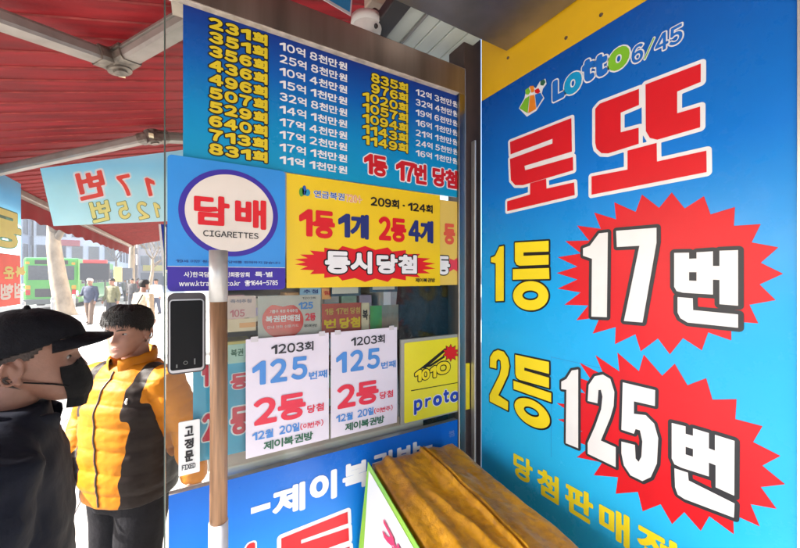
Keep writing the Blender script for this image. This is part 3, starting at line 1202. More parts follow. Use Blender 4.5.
printed('rule', pro, qf, [[qf.px(*p) for p in zP((88, 296), (285, 262), (285, 265), (88, 300))]], .001, BLACK)
text(pro, qf, 'p', zP((100, 338))[0], zP((135, 392))[0], PBL, .055, WHITE, .05, n0=.0014, res=34)
text(pro, qf, 'r', zP((147, 330))[0], zP((172, 362))[0], PBL, .075, WHITE, .08, n0=.0014, res=30)
text(pro, qf, 'o', zP((180, 320))[0], zP((218, 356))[0], PBL, .10, WHITE, .08, n0=.0014, res=30)
text(pro, qf, 't', zP((224, 296))[0], zP((248, 345))[0], PBL, .07, WHITE, .06, n0=.0014, res=30)
text(pro, qf, 'o', zP((252, 305))[0], zP((290, 340))[0], PBL, .10, WHITE, .08, n0=.0014, res=30)

# --- low blue shop name sign
bfm = FY(.99)
ba0 = bfm.px(168.6, 495)[0]
ba1 = bfm.px(457.6, 420)[0]
bb1 = (bfm.px(168.6, 495)[1] + bfm.px(457, 420)[1]) / 2
bb0_ = bb1 - .62
BG = grad_mat('shop name sign gradient', 0, .62, [(0, srgb(36, 190, 246)), (.45, srgb(22, 160, 240)), (.8, srgb(16, 122, 222)), (1., srgb(14, 100, 200))], .3)
nam = sign('shop_name_sign', 'low blue sign under the glass with white 제이복권방 and a huge red letter', 'sign', bfm, rect(ba0, bb0_, ba1, bb1), .02, BG, ALU)
zS = zc(230, 410, 3.97)
a_, b_ = bfm.px(*zS((83, 388))[0])
a2, b2 = bfm.px(*zS((160, 376))[0])
printed('lettering', nam, bfm, [rect(a_, b_ - .016, a2, b_)], .001, WHITE)
text(nam, bfm, '제', zS((168, 318))[0], zS((298, 392))[0], WHITE, .05, res=40)
text(nam, bfm, '이', zS((316, 262))[0], zS((424, 345))[0], WHITE, .06, res=40)
text(nam, bfm, '복', zS((446, 220))[0], zS((552, 296))[0], WHITE, .05, res=40)
zS2 = zc(340, 430, 4.643)
text(nam, bfm, '권', zS2((148, 115))[0], zS2((245, 190))[0], WHITE, .05, res=40)
text(nam, bfm, '방', zS2((264, 78))[0], zS2((372, 148))[0], WHITE, .05, res=40)
a_, b_ = bfm.px(*zS2((380, 80))[0])
a2, b2 = bfm.px(*zS2((428, 80))[0])
printed('lettering', nam, bfm, [rect(a_, b_ - .014, a2, b_)], .001, WHITE)
text(nam, bfm, '복', zS2((504, 6))[0], zS2((530, 14))[0], ink('pale blue print', 120, 150, 215), .02)
text(nam, bfm, '권', zS2((504, 20))[0], zS2((530, 27))[0], ink('pale blue print', 120, 150, 215), .02)
traced(nam, bfm, [[zS((203, 508), (466, 402), (468, 448), (282, 514), (282, 529), (470, 466), (472, 516), (282, 585), (282, 604), (474, 540), (478, 590), (222, 690), (203, 670))]], RED, WHITE, .011, n0=.001, cell=.003)
text(nam, bfm, '1', zS((30, 545))[0], zS((100, 730))[0], RED, .04, WHITE, .03)

# --- blue poster with red prize lines, inside the glass
jf = FY(1.02)
zI = zc(160, 370, 4.22)
ja0, jb0 = jf.px(193, 463)
ja1 = jf.px(262, 440)[0]
jb1 = jf.px(193, 366)[1]
pst = sign('prize_poster', 'turquoise poster with red 1등 and 2등 partly hidden behind the wooden pole', 'poster', jf, rect(ja0, jb0, ja1, jb1), .002, mat('turquoise print', srgb(62, 168, 205), .5, var=.15, scale=9))
for s, tl, br in (('1', (178, -20), (205, 68)), ('등', (297, 18), (372, 74)), ('2', (178, 186), (232, 292)), ('등', (297, 160), (372, 262))):
    text(pst, jf, s, zI(tl)[0], zI(br)[0], CORAL, .05, WHITE, .05)

# --- white notice with the round red sticker, inside the glass
kf = FY(1.015)
zK = zc(225, 285, 7.62)
ka0, kb1 = kf.px(*zK((250, 85))[0])
ka1, kb0 = kf.px(*zK((728, 400))[0])
stk = sign('retailer_notice', 'grey notice with a red horned disc reading 복권판매점, above the 1203회 sheets', 'notice', kf, rect(ka0, kb0, ka1, kb1), .0015, mat('grey notice paper', srgb(196, 190, 182), .5, var=.1, scale=10), part='paper')
disc = []
for k in range(49):
    t = R(90 + 32 + (360 - 64) * k / 48)
    disc.append((440 + 158 * math.cos(t), 270 - 138 * math.sin(t)))
disc += [(500, 152), (440, 165), (380, 152)]
printed('red_disc', stk, kf, [[kf.px(*p) for p in zK(*disc)]], .0007, mat('glossy red sticker', srgb(212, 40, 40), .2, var=.1, scale=15, coat=.4))
text(stk, kf, '기쁨주는 복권 즉석추첨'.replace('는', ''), zK((340, 190))[0], zK((552, 206))[0], WHITE, .01, n0=.0011, res=20)
text(stk, kf, '복권판매점', zK((308, 236))[0], zK((570, 272))[0], WHITE, .03, n0=.0011, res=28)
text(stk, kf, '안내 전화 신용카드', zK((320, 312))[0], zK((560, 318))[0], WHITE, .0, n0=.0011, res=16)
text(stk, kf, '125', zK((560, 130))[0], zK((670, 180))[0], CORNF, .05, n0=.0009, res=24)
text(stk, kf, '1203회', zK((588, 92))[0], zK((690, 105))[0], CHAR, .02, n0=.0009, res=18)
text(stk, kf, '2등', zK((610, 215))[0], zK((690, 270))[0], CORAL, .05, n0=.0009, res=24)
text(stk, kf, '제이복권방', zK((600, 300))[0], zK((700, 318))[0], CHAR, .01, n0=.0009, res=18)

# --- label plate, door lock and pole
df = FY(.9955)
zL = zc(160, 370, 4.22)
da0, db1 = df.px(*zL((78, 222))[0])
da1, db0 = df.px(*zL((168, 428))[0])
lab = sign('door_label', 'narrow white plate reading 고정문 stuck on the glass under the door lock', 'label', df, rect(da0, db0, da1, db1, .003), .003, mat('white plate', srgb(228, 228, 226), .35, var=.04))
for s, tl, br in (('고', (103, 240), (142, 274)), ('정', (103, 292), (142, 326)), ('문', (104, 342), (142, 380))):
    text(lab, df, s, zL(tl)[0], zL(br)[0], BLACK, .045, n0=.0006)
text(lab, df, 'FIXED', zL((92, 402))[0], zL((150, 410))[0], CHAR, .03, n0=.0006)

of = FY(.968)
oa0, ob1 = of.px(167.3, 293.6)
oa1, ob0 = of.px(206, 371)
lock = thing('door_lock', 'black digital door lock with a chrome rim on the glass edge', 'door lock', of.w((oa0 + oa1) / 2, ob0))
GB = mat('glossy black plastic', (.004, .004, .005), .3, var=.2, spec=.1)
slab('body', lock, of, rect(oa0, ob0, oa1, ob1, .013, 8), -.002, -.030, mat('black plastic shell', (.03, .02, .024), .35))
RIMC = mat('satin chrome', (.30, .29, .30), .3, 1.)
pts, tr_ = tess([rect(oa0 + .004, ob0 + .004, oa1 - .004, ob1 - .012, .009, 8)])
slab('rim', lock, of, rect(oa0 + .003, ob0 + .004, oa1 - .004, ob1 - .014, .009, 8), .001, -.0015, RIMC)
slab('touch_panel', lock, of, rect(oa0 + .0060, ob0 + .0105, oa1 - .007, ob1 - .017, .005, 6), .003, .0012, GB)
LK = mat('panel mark', (.10, .10, .10), .4)
ax = (oa0 + oa1) / 2
printed('marks', lock, of, [ell(ax - .003, ob0 + .026, .0045, .0045, 20), ell(ax - .003, ob0 + .026, .0032, .0032, 20)], .0036, LK)
printed('marks', lock, of, [rect(ax + .014, ob0 + .020, ax + .017, ob0 + .034)], .0036, LK)
printed('marks', lock, of, [rect(ax - .022, ob0 + .016, ax - .019, ob0 + .024)], .0036, LK)

pd = .75
pr = .0172
pole = thing('wooden_pole', 'upright wooden pole with a pale metal tip in front of the cigarette sign', 'pole', tuple(at_depth(218.5, pd)))
pz = lambda y: EYE + (HY - y) / FPX * pd
px_ = at_depth(218.5, pd)
WOOD = mat('varnished wood', (.215, .112, .055), .5, var=.38, scale=7, stretch=(22, 22, 1.2), bump=.12, bscale=30)
tube('shaft', [(px_.x, px_.y, pz(522)), (px_.x + .001, px_.y, pz(410)), (px_.x, px_.y, pz(301))], [pr * 1.02, pr, pr], WOOD, pole, 28, caps=False)
PTIP = mat('pale metal sleeve', (.42, .41, .40), .35, .35, var=.10, scale=25)
tube('metal_tip', [(px_.x, px_.y, pz(301.5)), (px_.x, px_.y, pz(250.5))], [pr * 1.07, pr * 1.07], PTIP, pole, 28, caps=False)
tube('white_tape', [(px_.x, px_.y, .02), (px_.x, px_.y, pz(521))], [pr * 1.1, pr * 1.1], mat('white plastic tape', (.52, .53, .56), .4, var=.1, scale=30), pole, 28, caps=False)


# --- see-through banners hanging from the awning (print seen from behind, so it reads mirrored)
TR = .72
def arm_frame():
    a = (e2 - h2).normalized()
    a2 = Vector((a.x, a.y, 0)).normalized()
    n = Vector((a2.y, -a2.x, 0))
    f = Frame(h2, a, n.cross(a) if n.cross(a).z > 0 else -n.cross(a), n)
    return f


hf = arm_frame()
T1 = ink('sheer coral print', 250, 96, 84, .5, .1)
T2 = ink('sheer white print', 250, 250, 248, .5, .1)
T3 = ink('sheer yellow print', 255, 244, 150, .5, .1)
T4 = ink('sheer olive print', 120, 140, 110, .5, .3)
lp = [hf.px(*p) for p in ((40, 168.5), (185, 149.7), (185, 220.5), (53.5, 226))]
c_ = [sum(hf.w(*p)[i] for p in lp) / 4 for i in range(3)]
zb = min(hf.w(*p)[2] for p in lp)
ban = thing('hanging_banner', 'sheer pale blue banner with mirrored 17번 over 125번 hanging from the folding arm', 'banner', (c_[0], c_[1], zb))
BGm = grad_mat('sheer blue banner', 0, .55, [(0, (.70, .92, .96)), (.45, (.62, .90, .96)), (.7, (.45, .80, .96)), (1., (.66, .86, .96))], .5, TR)
slab('cloth', ban, hf, lp, 0, -.0012, BGm)
zH = zc(0, 140, 3.917)
for s, tl, br in (('번', (290, 134), (424, 216)), ('7', (455, 143), (528, 214)), ('1', (566, 150), (618, 214))):
    text(ban, hf, s, zH(tl)[0], zH(br)[0], T1, .04, T2, .07, mirror=True)
for s, tl, br in (('번', (346, 247), (442, 310)), ('5', (455, 247), (515, 304)), ('2', (530, 247), (588, 304)), ('1', (600, 247), (636, 300))):
    text(ban, hf, s, zH(tl)[0], zH(br)[0], T3, .04, T4, .03, mirror=True)
vf = Frame((-1.1, 0, EYE), (0, 1, 0), (0, 0, 1), (1, 0, 0))
vy1 = vf.px(21, 184)[0]
vt, vm, vb = vf.px(21, 184)[1], vf.px(25, 256)[1], vf.px(30, 303)[1]
ban2 = thing('hanging_banner', 'sheer blue and red banner with mirrored yellow lettering hanging under the awning bar', 'banner', (-1.1, vy1 - .55, EYE + vb))
slab('cloth', ban2, vf, rect(vy1 - 1.1, vb, vy1, vt), 0, -.0012, grad_mat('sheer blue banner tall', 0, vt - vb, [(0, (.70, .92, .96)), (.6, (.58, .86, .96)), (.85, (.36, .72, .95)), (1., (.45, .76, .95))], .5, TR))
printed('red_panel', ban2, vf, [rect(vy1 - 1.1, vb + .002, vy1 - .01, vm)], .0006, T1)
text(ban2, vf, '등', (-14, 203), (21, 250), T3, .05, T4, .03, mirror=True)
text(ban2, vf, '행', (-30, 205), (-18, 258), T3, .05, T4, .03, mirror=True)
text(ban2, vf, '운', (3, 266), (14, 279), T3, .05, T1, .02, mirror=True, n0=.0012)
text(ban2, vf, '복', (15, 266), (25, 277), T3, .05, T1, .02, mirror=True, n0=.0012)
text(ban2, vf, '행', (0, 284), (13, 299), T2, .05, mirror=True, n0=.0012)
text(ban2, vf, '점', (14, 283), (25, 297), T2, .05, mirror=True, n0=.0012)
for yy in (vy1 - .06, vy1 - .9):
    tube('cord', [(-1.1, yy, EYE + vt), (-1.12, yy, EYE + BH - .02)], [.003, .003], T2, ban2, 8)

uf = FY(3.3)
u_a0, u_b1 = uf.px(158.5, 224)
u_a1, u_b0 = uf.px(190, 270)
ban3 = thing('hanging_banner', 'small deep blue banner with a white edge peeking out left of the cigarette sign', 'banner', uf.w((u_a0 + u_a1) / 2, u_b0))
w3 = .016
slab('cloth', ban3, uf, [(u_a0 + w3 + .03, u_b0), (u_a1, u_b0), (u_a1, u_b1), (u_a0 + w3, u_b1)], 0, -.001, ink('sheer deep blue print', 40, 70, 190, .5, .35))
slab('white_edge', ban3, uf, [(u_a0 + .03, u_b0 - .05), (u_a0 + w3 + .029, u_b0 - .05), (u_a0 + w3 - .001, u_b1), (u_a0, u_b1)], 0, -.001, T2)

# --- little blue hanging sign and dome camera above the beam
tf = FY(1.32)
lp = [tf.px(*p) for p in ((290, -20), (351, 16), (356, -45), (290, -62))]
cpt = [tf.w(*p) for p in lp]
flag = thing('overhead_sign', 'blue sign corner with a white border above the steel beam', 'sign', (cpt[1][0] - .1, 1.32, cpt[1][2]))
slab('panel', flag, tf, lp, 0, -.004, T2)
cxm, cym = sum(p[0] for p in lp) / 4, sum(p[1] for p in lp) / 4
printed('print', flag, tf, [[(cxm + (p[0] - cxm) * .95, cym + (p[1] - cym) * .90) for p in lp]], .001, ink('sky print', 60, 165, 225))
dp = ray(367, 27) * 1.19 + Vector((0, 0, EYE))
dome = thing('dome_camera', 'white dome camera above the steel beam beside the dark rail', 'camera', tuple(dp))
V, F = [], []
n, mm_ = 28, 12
for i in range(mm_ + 1):
    t = R(-88 + 88 * i / mm_)
    for k in range(n):
        p = 2 * math.pi * k / n
        V.append((dp.x + .05 * math.cos(t) * math.cos(p), dp.y + .05 * math.cos(t) * math.sin(p), dp.z + .05 * math.sin(t)))
for i in range(mm_):
    for k in range(n):
        F.append((i * n + k, i * n + (k + 1) % n, (i + 1) * n + (k + 1) % n, (i + 1) * n + k))
mesh('dome', V, F, mat('off white plastic', (.68, .66, .62), .4, var=.06), dome, smooth=True)
tube('collar', [dp + Vector((0, 0, -.004)), dp + Vector((0, 0, .024))], [.056, .054], mat('off white plastic', (.68, .66, .62)), dome, 28, caps=False)
tube('stem', [dp + Vector((0, 0, .02)), dp + Vector((.03, 0, .06)), dp + Vector((.06, .02, .07))], [.014, .014, .014], DARKM, dome, 12)
tube('lens', [dp + Vector((.012, -.044, -.02)), dp + Vector((.013, -.0475, -.022))], [.008, .006], DARKM, dome, 14, caps=False)
jb = ray(375, 3) * 1.25 + Vector((0, 0, EYE))
box('junction_box', tuple(jb - Vector((.03, .03, .02))), tuple(jb + Vector((.03, .03, .05))), mat('beige plastic', (.55, .46, .36), .5), shop, .005)

# ------------------------------------------------------------------ crate under an orange cover
def px_top(x, y, h):
    return at_plane(x, y, (0, 0, EYE - h), (0, 0, 1))


HT = .556
BR_, BL_ = px_top(452, 440, HT), px_top(372, 462, HT)
FR_ = BR_ + (px_top(585, 548, HT) - BR_) * 1.3
FL_ = BL_ + (px_top(425, 548, HT) - BL_) * 1.75
COV = bpy.data.materials.new('dirty orange vinyl')
COV.use_nodes = True
nt = COV.node_tree
pb = nt.nodes['Principled BSDF']
tc = nt.nodes.new('ShaderNodeTexCoord')
n1_ = nt.nodes.new('ShaderNodeTexNoise'); n1_.inputs['Scale'].default_value = 5; n1_.inputs['Detail'].default_value = 9; n1_.inputs['Roughness'].default_value = .65
n2_ = nt.nodes.new('ShaderNodeTexNoise'); n2_.inputs['Scale'].default_value = 45; n2_.inputs['Detail'].default_value = 6
for q in (n1_, n2_):
    nt.links.new(tc.outputs['Object'], q.inputs['Vector'])
r1_ = nt.nodes.new('ShaderNodeValToRGB')
r1_.color_ramp.elements[0].position = .33; r1_.color_ramp.elements[0].color = (.33, .145, .005, 1)
r1_.color_ramp.elements[1].position = .62; r1_.color_ramp.elements[1].color = (.70, .35, .010, 1)
nt.links.new(n1_.outputs[0], r1_.inputs[0])
r2_ = nt.nodes.new('ShaderNodeValToRGB')
r2_.color_ramp.elements[0].position = .36; r2_.color_ramp.elements[0].color = (.5, .42, .36, 1)
r2_.color_ramp.elements[1].position = .5; r2_.color_ramp.elements[1].color = (1, 1, 1, 1)
nt.links.new(n2_.outputs[0], r2_.inputs[0])
mxx = nt.nodes.new('ShaderNodeMixRGB'); mxx.blend_type = 'MULTIPLY'; mxx.inputs[0].default_value = .5
nt.links.new(r1_.outputs[0], mxx.inputs[1]); nt.links.new(r2_.outputs[0], mxx.inputs[2])
nt.links.new(mxx.outputs[0], pb.inputs['Base Color'])
pb.inputs['Roughness'].default_value = .3
bn = nt.nodes.new('ShaderNodeBump'); bn.inputs['Strength'].default_value = .42; bn.inputs['Distance'].default_value = .006
vo_ = nt.nodes.new('ShaderNodeTexVoronoi')
vo_.feature = 'DISTANCE_TO_EDGE'
vo_.inputs['Scale'].default_value = 11
wp_ = nt.nodes.new('ShaderNodeMixRGB')
wp_.inputs[0].default_value = .12
nt.links.new(tc.outputs['Object'], wp_.inputs[1])
nt.links.new(n1_.outputs['Color'], wp_.inputs[2])
nt.links.new(wp_.outputs[0], vo_.inputs['Vector'])
cl_ = nt.nodes.new('ShaderNodeMapRange')
cl_.inputs[2].default_value = .12
nt.links.new(vo_.outputs['Distance'], cl_.inputs[0])
ad_ = nt.nodes.new('ShaderNodeMath')
ad_.operation = 'MULTIPLY_ADD'
ad_.inputs[1].default_value = .55
nt.links.new(n2_.outputs[0], ad_.inputs[2])
nt.links.new(cl_.outputs[0], ad_.inputs[0])
nt.links.new(ad_.outputs[0], bn.inputs['Height']); nt.links.new(bn.outputs[0], pb.inputs['Normal'])
mid = (BR_ + BL_ + FR_ + FL_) / 4
crate = thing('covered_stand', 'tall stand under a dirty orange brown vinyl cover below the big sign', 'covered stand', (mid.x, mid.y, 0))
V, F = [], []
NU, NV = 110, 110


def g_(u, c, w):
    return math.exp(-((u - c) / w) ** 2)


def cover_pt(u, v):
    p = (BL_ * (1 - u) + BR_ * u) * (1 - v) + (FL_ * (1 - u) + FR_ * u) * v
    rid = .60 + .012 * math.sin(v * 5)
    z = .015 * g_(u, rid - .026, .011) + .018 * g_(u, rid + .012, .008) - .006 * g_(u, rid - .007, .006)
    z += .013 * g_(u, .17 + .05 * v, .05 + .02 * v) + .012 * g_(u, .33 + .30 * (v - .35), .035) * min(1, max(0, (v - .2) * 4))
    z -= .014 * g_(u, .47, .07) * g_(v, .28, .2)
    z += .006 * g_(u, .52 - .2 * v, .025) * max(0, v - .15)
    z += .005 * abs(noise.noise(Vector((u * 6 + v * 4, v * 1.6 - u, 3)))) + .008 * noise.noise(Vector((u * 3.1, v * 2.3, 1))) + .0035 * noise.noise(Vector((u * 9, v * 7, 4))) + .0015 * noise.noise(Vector((u * 25, v * 22, 9)))
    z -= .016 * max(0, u - .62) * (1 if u > .62 else 0)
    e = min(u, 1 - u, v * 1.0)
    z -= .006 * math.exp(-e / .012)
    # loose back hem
    q = p.copy()
    q.z += z
    return q


for i in range(NV + 1):
    for j in range(NU + 1):
        V.append(tuple(cover_pt(j / NU, i / NV)))
for i in range(NV):
    for j in range(NU):
        a = i * (NU + 1) + j
        F.append((a, a + NU + 1, a + NU + 2, a + 1))
# skirt hanging round the four sides
rim = [(0, j) for j in range(NU + 1)] + [(i, NU) for i in range(1, NV + 1)] + [(NV, j) for j in range(NU - 1, -1, -1)] + [(i, 0) for i in range(NV - 1, 0, -1)]
prev = [i * (NU + 1) + j for i, j in rim]
ctr = np.array([mid.x, mid.y])
for st in range(1, 7):
    cur = []
    for q, (i, j) in enumerate(rim):
        b = V[i * (NU + 1) + j]
        d = np.array([b[0], b[1]]) - ctr
        d /= np.linalg.norm(d)
        o = .004 * math.sin(q * .35) * st / 6 + .003
        V.append((b[0] + d[0] * o, b[1] + d[1] * o, b[2] - .07 * st))
        cur.append(len(V) - 1)
    for q in range(len(rim)):
        r_ = (q + 1) % len(rim)
        F.append((prev[q], prev[r_], cur[r_], cur[q]))
    prev = cur
mesh('cover', V, F, COV, crate, smooth=True)
bm = bmesh.new()
q = []
for p in (BL_, BR_, FR_, FL_):
    k_ = mid + (p - mid) * .93
    q.append((k_.x, k_.y))
vb_ = [bm.verts.new((x, y, .0)) for x, y in q]
vt_ = [bm.verts.new((x, y, EYE - HT - .05)) for x, y in q]
bm.faces.new(vb_[::-1])
bm.faces.new(vt_)
for i in range(4):
    bm.faces.new((vb_[i], vb_[(i + 1) % 4], vt_[(i + 1) % 4], vt_[i]))
bm_obj('cabinet', bm, mat('dull grey cabinet', (.22, .21, .2), .6), crate)

# white paper sign with a green border on its street side
dE = (FL_ - BL_)
dE.z = 0
L_ = dE.length
dE.normalize()
nE = Vector((dE.y, -dE.x, 0))
if nE.x > 0:
    nE = -nE
gf = Frame(BL_ + nE * .013, dE, (0, 0, 1), nE)
gs_ = thing('paper_sign', 'white paper sign with lime green border on the side of the orange covered stand', 'sign', tuple(BL_ + dE * L_ / 2 + nE * .013 - Vector((0, 0, .5))))
V, F, V2, F2, mi = [], [], [], [], []
nx_, nz_ = 40, 24


def curl(a, b, n=0.):
    """the far edge curls outwards as it goes down"""
    k = math.exp(-a / .03) * max(0, -b) * .10
    return gf.w(a - k * .4, b, n + k)


for i in range(nz_ + 1):
    for j in range(nx_ + 1):
        V.append(curl(L_ * j / nx_, .004 - .5 * i / nz_))
for i in range(nz_):
    for j in range(nx_):
        a = i * (nx_ + 1) + j
        F.append((a, a + nx_ + 1, a + nx_ + 2, a + 1))
base_n = len(V)
V += [(p[0] - nE.x * .002, p[1] - nE.y * .002, p[2]) for p in V]
F += [tuple(i + base_n for i in f[::-1]) for f in F]
mesh('paper', V, F, mat('lime green print', srgb(140, 204, 62), .4), gs_)
V, F = [], []
for i in range(nz_ + 1):
    for j in range(nx_ + 1):
        V.append(curl(.016 + (L_ - .03) * j / nx_, -.014 - .45 * i / nz_, .0012))
for i in range(nz_):
    for j in range(nx_):
        a = i * (nx_ + 1) + j
        F.append((a, a + nx_ + 1, a + nx_ + 2, a + 1))
mesh('white_field', V, F, mat('glossy white paper', srgb(244, 244, 246), .3, var=.03), gs_)
PINK = ink('raspberry print', 222, 52, 104)
text(gs_, gf, '계', (384, 513), (409, 590), PINK, .05, n0=.004)
text(gs_, gf, '산', (413, 556), (460, 690), PINK, .05, n0=.004)

# ------------------------------------------------------------------ goods behind the glass
shelf = thing('display_shelf', 'cream shelf unit with brown boards standing behind the glass', 'shelf', (.42, 1.4, 0))
SHM = mat('cream laminate', (.55, .50, .42), .5, var=.08)
SHB = mat('brown shelf edge', (.24, .13, .06), .5, var=.2, scale=6)
box('back_panel', (.065, 1.50, .05), (.66, 1.515, EYE + .10), SHM, shelf)
for x in (.065, .395, .645):
    box('upright', (x, 1.26, .03), (x + .015, 1.50, EYE + .10), SHM, shelf)
for z in (.35, .70, 1.05, 1.30, 1.49, EYE - .165, EYE - .02):
    box('board', (.081, 1.262, z), (.643, 1.498, z + .014), SHB, shelf)
box('counter', (.03, 1.03, EYE - .535), (.70, 1.255, EYE - .505), mat('cream counter', (.66, .58, .46), .5, var=.15, scale=9), shelf, .004)
rr = random.Random(12)
GOODS = [('pink', (.75, .42, .42)), ('cream', (.78, .70, .52)), ('pale blue', (.45, .62, .75)), ('orange', (.80, .42, .16)), ('white', (.78, .77, .74)),
         ('mint green', (.45, .70, .55)), ('lilac', (.60, .50, .70)), ('yellow', (.80, .66, .20)), ('brown', (.30, .18, .10)), ('teal', (.10, .42, .45)),
         ('tan', (.55, .40, .26)), ('grey', (.40, .40, .42)), ('peach', (.82, .56, .42)), ('dark red', (.42, .07, .07))]
gi = 0
for row, (z, hh) in enumerate(((EYE - .151, .10), (1.504, .11), (1.314, .13))):
    x = .09
    while x < .60:
        w = rr.uniform(.035, .075)
        if x < .395 < x + w + .012:
            x = .415
            continue
        cn, cc_ = GOODS[gi % len(GOODS)]
        h = hh * rr.uniform(.75, 1.0)
        where = ('top', 'middle', 'lower')[row]
        col_ = 'left' if x < .395 else 'right'
        o = thing('goods_box', '%s carton on the %s shelf behind the glass, %s half' % (cn, where, col_), 'carton', (x + w / 2, 1.30, z), group='cartons on the shelf behind the glass')
        box('carton', (x, 1.27, z), (x + w, 1.37, z + h), mat('carton ' + cn, cc_, .5, var=.2, scale=20), o, .002)
        printed('wrapper_band', o, FY(1.2695), [rect(x + .004, z - EYE + h * .25, x + w - .004, z - EYE + h * .6)], .0, mat('carton band ' + GOODS[(gi + 5) % 14][0], GOODS[(gi + 5) % 14][1], .5))
        x += w + .012
        gi += 1
# sheets stuck behind the glass
zG = zc(300, 280, 6.667)
gfm = FY(1.018)


def sheet(name, label, tl, br, m, part='paper'):
    return sign(name, label, 'poster', gfm, prect(gfm, tl, br), .0015, m, part=part)


p_ = sheet('winner_poster', 'dark red poster with yellow 당첨 behind the glass above the right 1203회 sheet', zG((146, 160))[0], zG((410, 345))[0], mat('brick red print', srgb(178, 70, 62), .5, var=.15, scale=20))
text(p_, gfm, '당첨', zG((262, 252))[0], zG((400, 314))[0], ink('mustard print', 222, 190, 40), .05)
text(p_, gfm, '1등 17번 당첨', zG((165, 190))[0], zG((400, 222))[0], ink('dull gold print', 200, 170, 90), .03)
text(p_, gfm, '번', zG((160, 262))[0], zG((240, 318))[0], ink('mustard print', 222, 190, 40), .05)
FRM = mat('dark teal frame', srgb(40, 74, 96), .5)
for tl, br, lb in (((195, 20), (405, 104), 'left'), ((465, 10), (648, 78), 'right')):
    q_ = sheet('framed_certificate', 'white certificate in a dark teal frame behind the glass, %s of the two' % lb, zG(tl)[0], zG(br)[0], FRM, part='frame')
    i0, i1 = zG((tl[0] + 18, tl[1] + 14))[0], zG((br[0] - 18, br[1] - 16))[0]
    printed('certificate', q_, gfm, [prect(gfm, i0, i1)], .0008, mat('ivory paper', srgb(214, 208, 196), .6, var=.08))
gsf = sheet('leaflet', 'green and grey leaflet behind the glass between the red poster and the grey cloth', zG((466, 172))[0], zG((656, 330))[0], mat('grey leaflet', srgb(128, 128, 116), .5, var=.25, scale=30))
printed('green_panel', gsf, gfm, [prect(gfm, zG((468, 174))[0], zG((545, 328))[0])], .0008, mat('leaf green print', srgb(64, 148, 70), .5, var=.2, scale=25))
pk = sheet('price_sheet', 'pale pink price sheet behind the glass between the pole and the red disc notice', zK((18, 86))[0], zK((236, 246))[0], mat('pale pink paper', srgb(226, 196, 186), .5, var=.12, scale=14))
text(pk, gfm, '105', zK((38, 190))[0], zK((150, 240))[0], ink('dull rose print', 205, 120, 130), .03)
text(pk, gfm, '즉석추첨', zK((40, 110))[0], zK((200, 135))[0], ink('grey blue print', 140, 140, 160), .02)
pk2 = sheet('price_sheet', 'cream price sheet with an orange stripe behind the glass under the pale pink one', zK((18, 262))[0], zK((236, 345))[0], mat('cream paper', srgb(232, 206, 172), .5, var=.12, scale=14))
printed('stripe', pk2, gfm, [prect(gfm, zK((110, 290))[0], zK((232, 318))[0])], .0008, mat('soft orange print', srgb(236, 170, 110), .5))
for (tl, br, nm, c_, wd_, ic) in (((228, 345), (246, 362), 'small mint ticket behind the glass left of the 1203회 sheets', (186, 216, 200), '복권', DGREEN), ((300, 287), (321, 297), 'small sky blue ticket behind the glass above the red disc notice', (150, 190, 220), '추첨', NAVY),
                               ((322, 288), (331, 299), 'tiny orange ticket behind the glass beside the left framed certificate', (232, 160, 90), '점', DRED), ((361, 303), (369, 330), 'narrow cream strip behind the glass between the red poster and the leaflet', (214, 200, 170), '복', CHAR)):
    tk = sheet('ticket', nm, tl, br, mat('ticket paper %d' % c_[0], srgb(*c_), .5, var=.15, scale=30))
    text(tk, gfm, wd_, (tl[0] + (br[0] - tl[0]) * .15, tl[1] + (br[1] - tl[1]) * .25), (br[0] - (br[0] - tl[0]) * .15, tl[1] + (br[1] - tl[1]) * .62), ic, .03, res=18)
# grey fleece hanging inside
V, F = [], []
ka, kb = FY(1.10).px(398, 286), FY(1.10).px(468, 350)
for i in range(31):
    for j in range(41):
        a = ka[0] + (kb[0] + .05 - ka[0]) * j / 40
        V.append((a, 1.10 + .018 * math.sin(j * .42 + .5 * math.sin(i * .2)) + .006 * noise.noise(Vector((j * .3, i * .3, 2))), EYE + ka[1] + .03 - (.62) * i / 30))
for i in range(30):
    for j in range(40):
        a = i * 41 + j
        F.append((a, a + 1, a + 42, a + 41))
nb = len(V)
V += [(v[0], v[1] + .004, v[2]) for v in V]
F += [tuple(i + nb for i in f[::-1]) for f in F]
fl = mesh('grey_cloth', V, F, mat('charcoal fleece', (.03, .029, .033), .95, var=.4, scale=40, bump=.5, bscale=120), smooth=True)
tag(fl, 'dark grey fleece cloth hanging behind the glass above the yellow proto sign', 'cloth')

# =================================================================== PEOPLE
# local coordinates: feet at z=0, facing -Y, +X is the person's left hand side
HEADT = [(0.0, .018, -.080, -.045), (.008, .032, -.088, -.025), (.025, .046, -.091, .0), (.045, .055, -.091, .03), (.065, .0625, -.089, .058), (.085, .068, -.088, .074),
         (.105, .0715, -.088, .085), (.125, .074, -.090, .092), (.145, .0755, -.092, .096), (.165, .075, -.090, .095), (.185, .070, -.080, .086), (.2, .062, -.066, .073),
         (.212, .050, -.048, .056), (.220, .034, -.030, .036), (.2245, .012, -.010, .012)]
_ht = np.array(HEADT)


